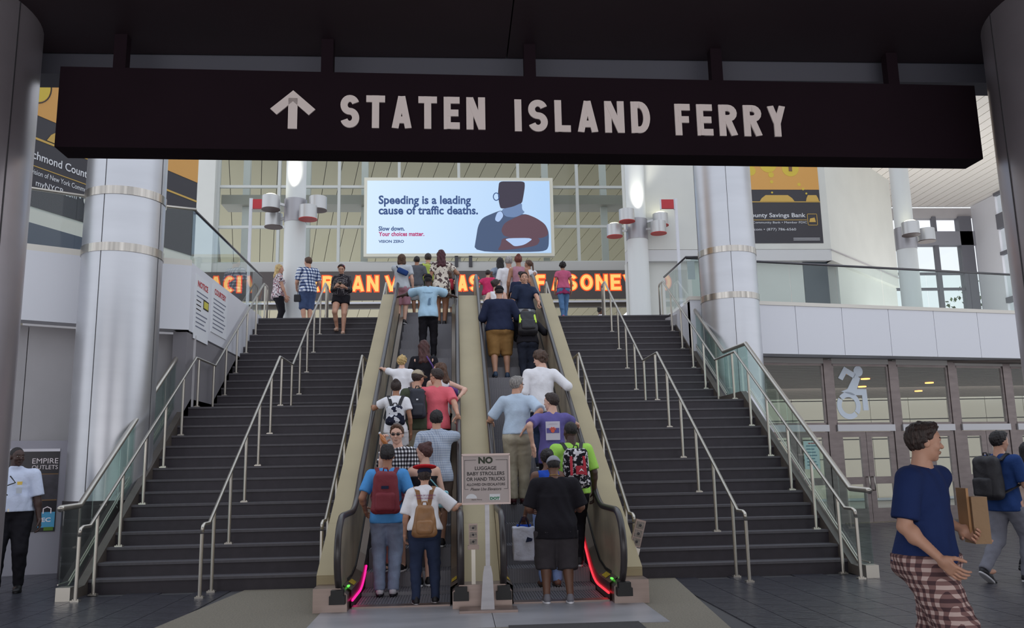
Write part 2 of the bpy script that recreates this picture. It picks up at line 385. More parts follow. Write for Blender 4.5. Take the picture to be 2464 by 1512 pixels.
# ---- glass balustrades beside the flights
def side_glass(X, label, two):
    t = thing('glass_balustrade', label, 'balustrade')
    ht = 1.02
    def top(y): return 1.03 if y < 0 else (1.03 + (3.44-1.03)*y/3.6 if y < 3.6 else (3.45 if y < 4.85 else 3.45+(y-4.85)*.64))
    def bot(y): return .1 if y < 0 else (.13 + (15*R_+.01)*y/YL if y < YL else (15*R_+.14 if y < Y2-.2 else 15*R_+.14+(y-Y2+.2)*.64))
    ys = [-.44, .35, 1.15, 1.95, 2.75, 3.58] + ([4.85, 5.7, 6.6] if two else [])
    for a, b in zip(ys, ys[1:]):
        g = .008; k = [a+g, b-g]
        if a == -.44: q = [(X, a+g, bot(a)), (X, 0, bot(0)), (X, b-g, bot(b-g)), (X, b-g, top(b-g)), (X, 0, top(0)-.0), (X, a+g, top(a))]
        elif b == 3.58: q = [(X, a+g, bot(a+g)), (X, min(b-g, YL), bot(min(b-g, YL-.001))), (X, b-g, bot(b-g)), (X, b-g, top(b-g)), (X, a+g, top(a+g))]
        elif a == 4.85: q = [(X, a+g, bot(a+g)), (X, b-g, bot(b-g)), (X, b-g, top(b-g)), (X, a+g, top(a+g))]
        else: q = [(X, a+g, bot(a+g)), (X, b-g, bot(b-g)), (X, b-g, top(b-g)), (X, a+g, top(a+g))]
        MB().prism(q, (.014, 0, 0)).build('glass_panel', GLASSD, t)
    if two:
        MB().prism([(X, 3.6, bot(3.6)), (X, 4.84, bot(4.84)), (X, 4.84, 3.42), (X, 3.6, 3.42)], (.014, 0, 0)).build('glass_panel', GLASSD, t)
    pts = [(X, -.52, 1.02), (X, -.48, 1.03), (X, 0, 1.04), (X, 3.6, 3.44)] + ([(X, 4.85, 3.46), (X, 6.95, 4.80)] if two else [(X, 3.72, 3.52)])
    MB().tube(pts, .036, 12).build('cap_rail', STEEL, t, smooth=True)
    # base channel: two slim steel lines
    for dz in (0, .05):
        pb = [(X-.02, -.40, .115+dz), (X-.02, -.12, .12+dz), (X-.02, 3.5, 2.60+dz)]
        MB().tube(pb, .009, 6).build('channel_strip', STEEL, t)
        if two: MB().tube([(X-.02, 4.75, 2.62+dz), (X-.02, 7.0, 4.06+dz)], .009, 6).build('channel_strip', STEEL, t)
    return t
side_glass(-4.56, 'glass balustrade with thick steel cap rail left of the left staircase', False)
side_glass(5.05, 'glass balustrade with thick steel cap rail right of the right staircase', True)

# ---- sloping escalators
SX = .57735
def hz(y):
    """top of handrail"""
    return .95 if y < -.95 else None
def hr_path(x):
    P = []
    # lower newel: half circle
    for k in range(0, 13):
        a = PI*1.5 - PI*k/12*1.0
        P.append((x, -1.66 + .385*math.cos(a), .555 + .385*math.sin(a)))
    P = [(x, -1.52, .15), (x, -1.66, .17)] + P[1:]
    for y in np.linspace(-1.45, -1.05, 4): P.append((x, y, .94))
    for y in np.linspace(-.9, -.35, 7):
        tt = (y+.9)/.55; z = .94 + (.5*tt*tt)*.55*SX*1.0 + .0
        P.append((x, y, z))
    z0 = P[-1][2]; yy = -.35
    # straight incline
    zt = 5.62; y_end = 7.15
    P.append((x, 0, 1.381-.03)); 
    for y in (1.5, 3, 4.5, 6, 6.9): P.append((x, y, 1.381+SX*y-.03))
    for k in range(1, 6):
        t = k/5; y = 6.9 + .9*t; z = (1.351+SX*6.9) + .9*SX*(t-t*t/2)
        P.append((x, y, z))
    zt = P[-1][2]; P.append((x, 8.6, zt))
    for k in range(0, 9):
        a = PI/2 - PI*k/8; P.append((x, 8.75 + .3*math.cos(a), zt-.3 + .3*math.sin(a)))
    return P
def zstep(y):
    """walking line of the escalator"""
    y0 = -.69
    if y < y0-.35: return .0
    if y < y0+.35: t = (y-y0+.35)/.7; return .5*t*t*.7*SX
    zi = SX*(y-y0); yt = TOPZ/SX + y0
    if y < yt-.3: return zi
    if y < yt+.3: t = (y-yt+.3)/.6; return SX*(yt-.3-y0) + .6*SX*(t-t*t/2)
    return TOPZ
def escalator(xc, label, led, ledside):
    t = thing('escalator', label, 'escalator')
    hw = .5; hx = .613
    # steps with ribbed tread
    for k in range(0, 26):
        y0 = -1.62 + .4*k; z = zstep(y0+.1)
        if y0 > 8.4: break
        zn = zstep(y0-.3)
        s = MB().box(xc-hw, xc+hw, y0, y0+.41, z-.32, z-.008)
        for i in range(33): xx = xc-hw+.01+i*.0303; s.box(xx, xx+.016, y0, y0+.405, z-.01, z)
        for i in range(33): xx = xc-hw+.01+i*.0303; s.box(xx, xx+.016, y0-.008, y0+.002, max(z-.24, -.02), z)
        s.build('escalator_step', ESTEP, t)
    ty = np.linspace(-1.0, 8.6, 22); MB().prism([(xc-hw, y, zstep(y)-.33) for y in ty] + [(xc-hw, y, max(0, zstep(y)-1.1)-.34) for y in ty[::-1]], (2*hw, 0, 0)).build('truss_housing', BLACK, t)
    MB().box(xc-hw, xc+hw, -1.75, -1.6, 0, .022).build('comb_plate', STEELP, t)
    MB().box(xc-hw, xc+hw, 8.3, 8.9, TOPZ-.03, TOPZ+.01).build('comb_plate', STEELP, t)
    for sd in (-1, 1):
        x = xc + sd*hx
        hp = hr_path(x)
        # handrail belt
        MB().tube([(p[0], p[1], p[2]-.012) for p in hp], .035, 10).build('moving_handrail', RUBBER, t, smooth=True)
        MB().box(x-.078, x+.078, -2.03, -1.93, .09, .17).box(x-.062, x+.062, -2.03, -1.93, .17, .225).build('handrail_inlet', BLACK, t)
        # solid balustrade panel
        lo = []; hi = []
        ys = [p[1] for p in hp[2:]]
        body = [(x-.02, p[1], p[2]-.02) for p in hp[2:]]
        low = [(x-.02, 8.75, zstep(8.7)+.02)] + [(x-.02, y, zstep(y)+.02) for y in np.linspace(8.2, -1.4, 30)] + [(x-.02, -1.72, .05)]
        MB().prism(body + low, (.04, 0, 0)).build('balustrade_panel', BALU, t)
        # inner deck ledge and skirt
        n = 30; yy = np.linspace(-1.75, 8.6, n)
        xi = xc + sd*(hw+.005); xo = xc + sd*(hx-.02)
        pa = [(xi, y, zstep(y)+.19) for y in yy]; pb = [(xo, y, zstep(y)+.245) for y in yy]
        MB().strip(pa, pb).build('inner_deck', mat('inner_deck_steel', (118, 106, 94), .35, .4), t)
        sk = MB().strip([(xi, y, zstep(y)-.12) for y in yy], pa); sk.build('skirt_panel', mat('skirt_dark', (48, 44, 44), .3, .6), t)
        MB().tube([(xo - sd*.008, y, zstep(y)+.26) for y in yy[1:]], .012, 6).build('deck_bead', BLACK, t)
        # yellow brush caution sticker and green light near the comb
        yl = np.linspace(-1.45, -1.18, 4)
        MB().strip([(xc+sd*(hw+.015), y, zstep(y)+.202) for y in yl], [(xc+sd*(hw+.070), y, zstep(y)+.238) for y in yl]).build('caution_sticker', mat('sticker_yellow', (190, 160, 40), .5, noise=(60, .5)), t)
        if ledside == sd:
            MB().ell((xc+sd*(hw+.045), -1.66, .222), (.016, .055, .010)).build('green_indicator', mat('green_light', (20, 80, 20), .4, emis=(110, 255, 90), es=1.2), t)
    x = xc + ledside*(hw-.004)
    y1 = .1 if led == 'red_led' else -.35
    MB().tube([(x, y, zstep(y)+.085) for y in np.linspace(-1.72, y1, 14)], .012, 8).build('skirt_light', MATS[led], t, smooth=True)
    return t
mat('red_led', (120, 0, 10), .4, emis=(255, 52, 66), es=1.5); mat('pink_led', (120, 0, 60), .4, emis=(255, 30, 140), es=1.4)
escalator(-.577, 'left escalator with pink skirt light, crowded with riders', 'pink_led', -1)
escalator(1.078, 'right escalator with red skirt light, crowded with riders', 'red_led', 1)
# cladding decks between and beside the escalators
def deck(x0, x1, off, label, ylo, box_front):
    t = thing('escalator_cladding', label, 'cladding')
    seams = [-.77, 1.30, 3.30, 5.30, 6.35]
    yl = ylo
    cuts = [yl] + seams
    for a, b in zip(cuts, cuts[1:]):
        za = SX*a+off; zb = SX*b+off
        MB().prism([(x0, a+.006, za), (x0, b-.006, zb), (x0, b-.006, zb-.3), (x0, a+.006, max(.02, za-.3))], (x1-x0, 0, 0)).build('deck_panel', BEIGE, t)
    MB().prism([(x0+.005, yl, .02), (x0+.005, yl+.0, SX*yl+off-.02), (x0+.005, 6.35, SX*6.35+off-.02), (x0+.005, 6.35, .02)], (x1-x0-.01, 0, 0)).build('side_wall', BEIGE, t)
    MB().box(x0, x1, 6.36, 8.6, TOPZ-.4, SX*6.35+off).build('upper_cover', STEELP, t)
    return t
deck(.062, .440, 1.215, 'long sloping beige panels between the two escalators', -1.72, 0)
deck(-1.46, -1.214, 1.25, 'narrow sloping beige cladding left of the left escalator', -1.60, 0)
deck(1.714, 1.965, 1.25, 'narrow sloping beige cladding right of the right escalator', -1.60, 0)
def newel_box(x0, x1, yf, label, slope):
    t = thing('newel_base', label, 'newel base')
    # front plate with chamfered inner corner
    if slope == 1: pts = [(x0, yf, 0), (x1, yf, 0), (x1, yf, .17), (x1-.07, yf, .235), (x0, yf, .235)]
    elif slope == -1: pts = [(x0, yf, 0), (x1, yf, 0), (x1, yf, .235), (x0+.07, yf, .235), (x0, yf, .17)]
    else: pts = [(x0, yf, 0), (x1, yf, 0), (x1, yf, .17), (x1-.07, yf, .235), (x0+.07, yf, .235), (x0, yf, .17)]
    MB().prism(pts, (0, .55, 0)).build('steel_box', STEELP, t)
    MB().prism([(p[0], yf-.008, p[2]) for p in pts], (0, .006, 0)).build('front_plate', mat('brushed_bright', (164, 146, 138), .36, .6, noise=((1, 1, 20), .08)), t)
newel_box(-1.44, -1.10, -1.93, 'brushed steel box at the foot of the left outer newel', 1)
newel_box(-.05, .55, -1.95, 'wide brushed steel box between the escalators at floor level', 0)
newel_box(1.60, 1.96, -1.90, 'brushed steel box at the foot of the right outer newel', -1)

# ---- big steel columns
def column(cx, cy, r, z0, z1, m, label, rings=(), n=48, joint=True, base=None):
    t = thing('column', label, 'column', (cx, cy, 0))
    zs = [z0] + [z for z in rings] + [z1]
    for a, b in zip(zs, zs[1:]):
        a2 = a + (.06 if a in rings else 0)
        MB().cyl((0, 0), r, a2, b-.01, n).build('shaft_section', m, t, auto=True)
    for z in rings:
        MB().cyl((0, 0), r+.012, z-.05, z+.075, n).build('ring_band', RINGM, t, auto=True)
    if joint:
        for k in range(4):
            a = -1.75 + k*PI/2
            MB().box(-.004, .004, -.003, .003, z0, z1).build('panel_joint', DGREY, t)
            o = t.children[-1] if t.children else None
            o = COL.objects[-1] if False else o
            obs = [c for c in COL.objects if c.parent == t]
            obs[-1].location = ((r+.001)*math.cos(a), (r+.001)*math.sin(a), 0); obs[-1].rotation_euler = (0, 0, a+PI/2)
    if base: MB().cyl((0, 0), r+.02, 0, base, n).build('base_collar', mat('collar_dark', (66, 60, 62), .4, .5), t, auto=True)
    return t
column(-5.0, 2.0, .565, 0, 13, COLM, 'thick silver column with two ring bands left of the left staircase', (4.645, 5.50), base=1.05)
column(5.63, 6.05, .58, 0, 14, COLM, 'thick silver column with two ring bands right of the right staircase', (4.68, 5.63))
column(-3.74, -5.22, .80, 0, 4.62, COLN, 'huge polished column at the left edge holding up the soffit', n=64)
column(4.80, -5.55, .88, 0, 4.62, COLN, 'huge polished column at the right edge holding up the soffit', n=64)
# soffit
ce = struct('ceiling', 'dark entrance soffit overhead')
MB().box(-14, .42, -16, -4.62, 4.6, 4.9).build('soffit_panel', SOFFIT, ce)
MB().box(.43, 14, -16, -4.62, 4.6, 4.9).build('soffit_panel', SOFFIT, ce)
MB().box(-14, 14, -4.6, -4.35, 4.44, 4.9).build('edge_beam', BEAM, ce)
MB().box(-14, 14, -16.2, -16, 0, 4.9).build('rear_wall', DGREY, ce) if False else None

# ---- hanging sign
sg = thing('hanging_sign', 'long black overhead direction sign with an up arrow and large pale capitals', 'sign')
A = Vector((-2.825, -5.0, 0)); B = Vector((4.125, -4.83, 0)); dr = (B-A).normalized(); dn = Vector((-dr.y, dr.x, 0))
zl0, zl1 = 3.695, 4.305
def SP(s, z, back=0): p = A + dr*s + dn*back; return Vector((p.x, p.y, z))
LN = (B-A).length
MB().prism([SP(0, zl0), SP(LN, zl0), SP(LN, zl1), SP(0, zl1)], dn*.23).build('sign_box', SIGNB, sg)
MB().bar(SP(3.4, 3.69), SP(3.4, zl0+.25), .004, .004).build('panel_seam', BLACK, sg)
# lettering
def word(s, x0, x1, z0, z1, b=.03):
    tot = x1-x0; prop = {'I': .34, 'N': 1.02, 'A': 1.06, 'E': .86, 'F': .84, 'L': .82}; gp = .36; ws = [prop.get(c, 1.) for c in s]; u = tot/(sum(ws)+gp*(len(s)-1)); x = x0
    for c, w_ in zip(s, ws):
        stroke_word(c, SP(x, z0, .0), dr, (0, 0, 1), w_*u, z1-z0, .052, .012).build('letter', SIGNW, sg); x += (w_+gp)*u
def sx(x): return x + 2.825
def glyph(polys, name='letters'):
    mb = MB()
    for pl in polys: mb.prism([SP(px, pz, -.012) for px, pz in pl], dn*.012)
    return mb.build(name, SIGNW, sg)
ax = sx(-1.172); z0 = 3.853; z1 = 4.150
glyph([[(ax-.033, z0), (ax+.033, z0), (ax+.033, z1-.06), (ax-.033, z1-.06)],
       [(ax, z1), (ax-.162, z1-.145), (ax-.115, z1-.19), (ax, z1-.085)], [(ax, z1), (ax, z1-.085), (ax+.115, z1-.19), (ax+.162, z1-.145)]], 'arrow')
word('STATEN', sx(-.829), sx(.236), 3.868, 4.122, .022)
word('ISLAND', sx(.456), sx(1.487), 3.860, 4.112, .022)
word('FERRY', sx(1.680), sx(2.552), 3.848, 4.100, .022)
for px in (-2.44, -.94, .59, 2.06, 3.50):
    s = sx(px); p = SP(s, 4.3, .10)
    MB().box(p.x-.045, p.x+.045, p.y-.04, p.y+.04, 4.30, 4.62).build('hanger', SIGNB, sg)

# ---- notice stand between the escalators
ns = thing('notice_stand', 'upright steel notice stand saying no luggage, strollers or hand trucks on escalators', 'sign', (.302, -2.16, 0))
MB().box(-.285, .285, -.10, .14, .006, .03).build('base_plate', STEELP, ns)
MB().box(-.022, .022, -.02, .02, .03, 1.06).build('post', mat('galvanised', (170, 168, 172), .4, .7, noise=((3, 3, 12), .12)), ns)
MB().prism([(-.075, -.03, .03), (.06, -.03, .03), (.045, -.03, .36), (.03, -.03, .44), (-.035, -.03, .44), (-.05, -.03, .36)], (0, .01, 0)).build('gusset', MATS['galvanised'], ns)
bd = MB().box(-.245, .23, -.055, -.03, 1.05, 1.52).build('board', mat('notice_face', (186, 173, 170), .5), ns)
fr = MB()
fr.box(-.25, .235, -.065, -.028, 1.515, 1.535).box(-.25, .235, -.065, -.028, 1.035, 1.052).box(-.25, -.238, -.065, -.028, 1.05, 1.52).box(.223, .235, -.065, -.028, 1.05, 1.52)
fr.build('frame', mat('pale_frame', (206, 186, 180), .45, .3), ns)
INK = mat('ink', (52, 46, 48), .6)
def nt(txt, xc, z, wd, h, m=INK, b=.01, sh=0.): text_mb(txt, (xc-wd/2, -.0565, z), (1, 0, 0), (0, 0, 1), wd, h, b, -.001, shear=sh).build('lettering', m, ns)
nt('NO', -.01, 1.435, .145, .068, mat('ink_green', (50, 56, 40), .6), .05)
nt('LUGGAGE', -.01, 1.373, .215, .036, b=.02); nt('BABY STROLLERS', -.01, 1.320, .375, .036, b=.02)
nt('OR HAND TRUCKS', -.01, 1.266, .385, .036, b=.02); nt('ALLOWED ON ESCALATORS', -.01, 1.218, .385, .026, b=.02)
nt('Please Use Elevators', -.01, 1.172, .31, .028, sh=.35)
ln = MB().box(-.222, -.105, -.0575, -.055, 1.470, 1.474).box(.09, .210, -.0575, -.055, 1.470, 1.474).box(-.222, -.219, -.0575, -.055, 1.184, 1.474).box(.207, .210, -.0575, -.055, 1.184, 1.474).box(-.222, -.185, -.0575, -.055, 1.184, 1.187).box(.17, .21, -.0575, -.055, 1.184, 1.187)
ln.build('rule_lines', INK, ns)
MB().prism([(-.155+.055*math.cos(a)*1.0, -.057, 1.095+.045*math.sin(a)) for a in np.linspace(0, PI, 12)], (0, .001, 0)).build('white_emblem', WHITEL, ns)
nt('State Ferry', -.102-.0, 1.075, .105, .014)
MB().box(.025, .130, -.0575, -.055, 1.075, 1.135).build('logo_plate', WHITEL, ns)
text_mb('DOT', (.030, -.059, 1.078), (1, 0, 0), (0, 0, 1), .095, .030, .06, -.001).build('logo_letters', mat('green_ink', (30, 130, 90), .5), ns)

# ---- call box post in the middle
cb = thing('call_box', 'small three-panel call box on a post behind the notice stand', 'call box', (.165, -1.88, .23))
MB().box(-.02, .02, -.02, .02, 0, .36).build('post', STEEL, cb)
MB().box(-.058, .058, -.04, .02, .345, .385).build('bracket', STEELP, cb)
MB().box(-.045, .045, -.035, .02, .385, .60).build('housing', STEELP, cb)
for k in range(3):
    p = MB().box(-.036, .036, -.042, -.034, .395+.068*k, .452+.068*k).build('panel', mat('call_panel', (120, 112, 106), .4, .6, noise=(40, .3)), cb)
    MB().ell((0, -.043, .424+.068*k), (.012, .006, .012), 8, 5).build('button', DGREY, p)
cb2 = thing('call_box', 'tilted three-panel call box fixed to the right rail beside the right escalator', 'call box', (2.02, -1.15, .62))
cb2.rotation_euler = (math.radians(-0), math.radians(16), math.radians(0))
MB().box(-.055, .055, -.03, .03, -.13, .17).build('housing', STEELP, cb2)
for k in range(3):
    p = MB().box(-.042, .042, -.040, -.029, -.115+.092*k, -.035+.092*k).build('panel', MATS['call_panel'], cb2)
    MB().ell((0, -.041, -.075+.092*k), (.016, .006, .016), 8, 5).build('button', DGREY, p)
MB().bar((-.0, .03, -.1), (-.12, .25, -.3), .05, .03).build('arm', STEELP, cb2)
MB().box(-.04, .06, -.03, .02, -.24, -.14).build('lower_box', STEEL, cb2)
# ================================================================ HALL BEYOND
# ---- angled door wall on the right
dv = Vector((8.8, 1.9, 0)).normalized(); dnn = Vector((-dv.y, dv.x, 0)); D0 = Vector((5.2, 7.5, 0))
def DW(s, z, back=0): p = D0 + dv*s + dnn*back; return Vector((p.x, p.y, z))
def sx_(x): return (x-5.2)/dv.x
def panel(mb, s0, s1, z0, z1, f, b): return mb.prism([DW(s0, z0, f), DW(s1, z0, f), DW(s1, z1, f), DW(s0, z1, f)], dnn*(b-f))
wr = struct('wall_right', 'white fascia panels above the doors on the right')
ss = [-.2, 1.0, 2.25, 3.45, 4.7, 5.95, 7.2, 8.45, 9.7, 10.9]
FB = -.62
for a, b in zip(ss, ss[1:]): panel(MB(), a+.006, b-.006, 3.72, 4.80, FB, FB+.5).build('fascia_panel', WHITEP, wr)
panel(MB(), -.2, 10.9, 4.80, 4.88, FB-.02, FB+.5).build('coping', mat('coping', (222, 216, 206), .5), wr)
panel(MB(), -.2, 10.9, 4.3, 4.7, FB+.5, 3.5).build('balcony_slab', GREYW, wr); panel(MB(), -.2, 10.9, 3.722, 3.78, FB+.4, .3).build('soffit_strip', DGREY, wr)
gr = thing('glass_railing', 'clear glass balcony railing with dark cap rail above the right fascia', 'railing')
for a, b in zip(ss, ss[1:]): panel(MB(), a+.01, b-.01, 4.88, 5.78, FB+.1, FB+.112).build('glass_panel', GLASS, gr)
MB().tube([DW(-.3, 5.8, FB+.106), DW(10.9, 5.8, FB+.106)], .028, 8).build('cap_rail', mat('dark_rail', (92, 90, 94), .35, .7), gr, smooth=True)
# doors
mul = [1.5, 3.40, 5.17, 6.86, 8.50, 10.3]
def doorbay(i, a, b):
    d = struct('door_%d' % (i+1), ['leftmost dark glazed bay with a posted notice', 'double doors under the white wheelchair symbol', 'double doors under the third transom window', 'double doors under the fourth transom window', 'double doors at the right edge'][i])
    panel(MB(), a-.11, a+.11, 0, 3.68, -.02, .12).build('post', DOORM, d)
    panel(MB(), a+.11, b-.11, 3.60, 3.72, -.02, .1).build('head_frame', mat('pale_head', (170, 166, 162), .5), d)
    fb = MB(); panel(fb, a+.11, a+.16, 2.2, 3.6, 0, .06); panel(fb, b-.16, b-.11, 2.2, 3.6, 0, .06); panel(fb, a+.11, b-.11, 3.55, 3.6, 0, .06); panel(fb, a+.11, b-.11, 2.20, 2.25, 0, .06)
    fb.build('transom_frame', DOORM, d)
    panel(MB(), a+.15, b-.15, 2.24, 3.56, .03, .04).build('transom_glass', GLASS, d)
    panel(MB(), a+.11, b-.11, 2.05, 2.20, -.06, .1).build('transom_bar', mat('pale_bar', (188, 186, 188), .45, .3), d)
    w_ = (b-a-.22)/2
    for k in range(2):
        l = a+.11+k*w_; r = l+w_
        lf = MB()
        g0, g1 = (l+.22, r-.12) if k == 0 else (l+.12, r-.22)
        g0 = l+.15; g1 = r-.15
        panel(lf, l+.005, g0, .02, 2.04, .0, .06); panel(lf, g1, r-.005, .02, 2.04, .0, .06); panel(lf, g0, g1, 1.92, 2.04, 0, .06)
        panel(lf, g0, g1, .86, 1.02, 0, .06); panel(lf, g0, g1, .02, .32, 0, .06)
        L = lf.build('door_leaf', DOORM, d)
        panel(MB(), g0, g1, 1.02, 1.92, .025, .035).build('pane', GLASS, L); panel(MB(), g0, g1, .32, .86, .025, .035).build('pane', GLASS, L)
        hx_ = (r-.07) if k == 0 else (l+.07)
        MB().tube([DW(hx_, .72, 0), DW(hx_, .72, -.07), DW(hx_, 1.02, -.07), DW(hx_, 1.02, 0)], .014, 8).build('handle', STEEL, L, smooth=True)
for i in range(5): doorbay(i, mul[i], mul[i+1])
# notice on first bay, wheelchair symbol
no = tag(panel(MB(), sx_(7.74), sx_(8.12), 1.22, 1.84, -.03, -.02).build('notice', mat('notice_paper', (196, 214, 212), .6)), 'pale posted notice on the dark glazed bay seen through the stair glass', 'notice')
for k in range(7):
    panel(MB(), sx_(7.80), sx_(8.06)-(k % 3)*.03, 1.30+.07*k, 1.325+.07*k, -.033, -.0295).build('print_line', mat('print_blue', (110, 140, 150), .6), no)
text_mb('NOTICE', DW(sx_(7.86), 1.775, -.033), dv, (0,0,1), .16, .03, .03, .002).build('heading', REDF, no)
wc = thing('accessibility_symbol', 'white wheelchair symbol on the second transom window', 'symbol')
def dd(pts2, name): MB().prism([DW(sx_(8.72)+x, 2.33+z, .012) for x, z in pts2], dnn*.014).build(name, mat('decal_white', (206, 214, 224), .6), wc)
ring = lambda cx, cz, r0, r1, a0, a1, n=20: [(cx+r1*math.cos(a), cz+r1*math.sin(a)) for a in np.linspace(a0, a1, n)] + [(cx+r0*math.cos(a), cz+r0*math.sin(a)) for a in np.linspace(a1, a0, n)]
W_ = lambda pts: [((x-630)*.0051, (355-y)*.0046) for x, y in pts]
dd(W_([(755+24*math.cos(a), 115+27*math.sin(a)) for a in np.linspace(0, 2*PI, 20, endpoint=False)]), 'head')
dd(W_([(690+r*math.cos(math.radians(a)), 288+r*1.1*math.sin(math.radians(a))) for r, aa in ((62, np.linspace(48, 215, 20)), (38, np.linspace(215, 48, 20))) for a in aa]), 'wheel')
dd(W_([(690+r*math.cos(math.radians(a)), 288+r*1.1*math.sin(math.radians(a))) for r, aa in ((62, np.linspace(222, 400, 20)), (38, np.linspace(400, 222, 20))) for a in aa]), 'wheel')
dd(W_([(690, 205), (735, 130), (762, 150), (740, 205), (790, 205), (793, 312), (765, 312), (765, 236), (712, 236), (655, 218)]), 'torso_and_leg')
dd(W_([(646, 150), (682, 92), (742, 128), (728, 152), (690, 128), (668, 162)]), 'arm')
al2 = bpy.data.lights.new('outside_fill', 'AREA'); al2.shape = 'RECTANGLE'; al2.size = 14; al2.size_y = 2.5; al2.energy = 300  # lamp added under the soffit to brighten the exterior wall, standing in for daylight
al2o = bpy.data.objects.new('outside_fill', al2); COL.objects.link(al2o); al2o.location = (15, 15.5, 3.4); al2o.rotation_euler = (math.radians(75), 0, 0)
# what shows through the doors: pale exterior wall with joints, kerb and a canopy
ex = thing('exterior_building', 'pale panelled building outside beyond the doors', 'building')
EW = mat('exterior_wall', (206, 196, 180), .7)
for i in range(14):
    for j in range(6): MB().box(8+i*1.5, 9.48+i*1.5, 20.5, 20.9, .02+j*.72, .72+j*.72-.02).build('wall_panel', EW, ex)
MB().box(8, 30, 20.9, 21.1, 0, 4.35).build('backing', DGREY, ex)
st = struct('floor_3', 'outside pavement'); MB().box(5.4, 40, 9.6, 60, -.4, -.1).build('pavement', mat('pavement', (176, 172, 170), .8, noise=(2, .1)), st)
# dark lobby soffit with slats behind the transoms
so = struct('ceiling_2', 'slatted lobby soffit seen through the transom windows')
for k in range(27): MB().box(5.6, 26, 8.9+.42*k+.04, 8.9+.42*k+.40, 3.66, 3.72).build('slat', mat('lobby_slat', (96, 84, 78), .5), so)

for x, y in ((11.5, 12.5), (12.6, 15), (14.2, 14), (15.5, 17), (10.4, 11)): MB().cyl((x, y), .12, 3.63, 3.66, 16).build('downlight', mat('warm_lamp', (200, 120, 60), .5, emis=(255, 170, 90), es=3), so)
# ---- left side: fascia, side wall, lower wall
wl_ = struct('wall_left', 'white fascia and grey wall left of the left staircase')
LF = [(-8.1, 1.30), (-6.57, 2.12), (-5.91, 2.60), (-5.1, 3.10), (-4.36, 3.28)]
LF = [(-9.0, .3), (-6.56, 2.14), (-5.5, 2.80), (-4.36, 3.28)]
for i, ((x0, y0), (x1, y1)) in enumerate(zip(LF, LF[1:])):
    d = Vector((x1-x0, y1-y0, 0)).normalized()*.006
    for z0, z1, m, nm in ((3.72, 4.80, WHITEP, 'fascia_panel'), (4.80, 4.90, MATS['coping'], 'coping'), (0, 3.69, GREYW, 'lower_panel')):
        off = .0 if z0 > 0 else .42
        MB().prism([(x0+d.x, y0+d.y+off, z0), (x1-d.x, y1-d.y+off, z0), (x1-d.x, y1-d.y+off, z1), (x0+d.x, y0+d.y+off, z1)], (-.1, .35, 0)).build(nm, m, wl_)
g2 = thing('glass_railing', 'glass balcony railing with steel cap rail above the left fascia', 'railing')
for (x0, y0), (x1, y1) in zip(LF, LF[1:]):
    MB().prism([(x0+.01, y0+.1, 4.9), (x1-.01, y1+.1, 4.9), (x1-.01, y1+.1, 5.78), (x0+.01, y0+.1, 5.78)], (-.004, .012, 0)).build('glass_panel', GLASS, g2)
MB().tube([(x, y+.1, 5.8) for x, y in LF], .026, 8).build('cap_rail', STEEL, g2, smooth=True)
g3 = thing('glass_railing', 'glass railing on the wall beside the top of the left staircase', 'railing')
for a, b in ((3.34, 4.9), (4.92, 6.6), (6.62, 8.6)): MB().box(-4.414, -4.40, a, b, 4.87, 5.78).build('glass_panel', GLASS, g3)
MB().tube([(-4.407, 3.38, 5.8), (-4.407, 8.65, 5.8)], .026, 8).build('cap_rail', MATS['dark_rail'], g3, smooth=True)
ws = struct('wall_left_side', 'grey wall with posted notices beside the left staircase')
MB().box(-4.62, -4.39, 3.30, 8.6, 3.72, 4.87).build('upper_panel', WHITEP, ws)
MB().box(-4.62, -4.40, 3.30, 8.6, 0, 3.69).build('lower_panel', mat('side_grey', (128, 124, 128), .5), ws)
for (a, b, z0, z1, ttl) in ((3.58, 4.42, 3.63, 4.74, 'NOTICE'), (4.60, 5.62, 3.90, 4.81, 'COURTESY')):
    n = tag(MB().box(-4.39, -4.378, a, b, z0, z1).build('posted_notice', WHITEL), 'white posted notice nearest the column on the left side wall' if a < 4 else 'wider white posted notice farther up the left side wall', 'notice')
    text_mb(ttl, (-4.376, a+.12, z1-.2), (0, 1, 0), (0, 0, 1), b-a-.24, .11, .03, .001).build('heading', REDF, n)
    for k in range(9):
        zz = z1-.30-k*.075
        if zz < z0+.04: break
        if a < 4 and 2 <= k <= 4: MB().box(-4.378, -4.3765, a+.08, a+.35, zz, zz+.02).build('print_line', INK, n); continue
        MB().box(-4.378, -4.3765, a+.08, b-.1-(k*37 % 5)*.04, zz, zz+.022).build('print_line', mat('print_grey', (120, 124, 140), .6), n)
    if a < 4: MB().box(-4.378, -4.375, 4.06, 4.38, 4.21, 4.38).build('black_panel', BLACK, n); MB().box(-4.3755, -4.373, 4.09, 4.35, 4.235, 4.355).build('yellow_panel', mat('yellow_print', (210, 200, 80), .5), n)
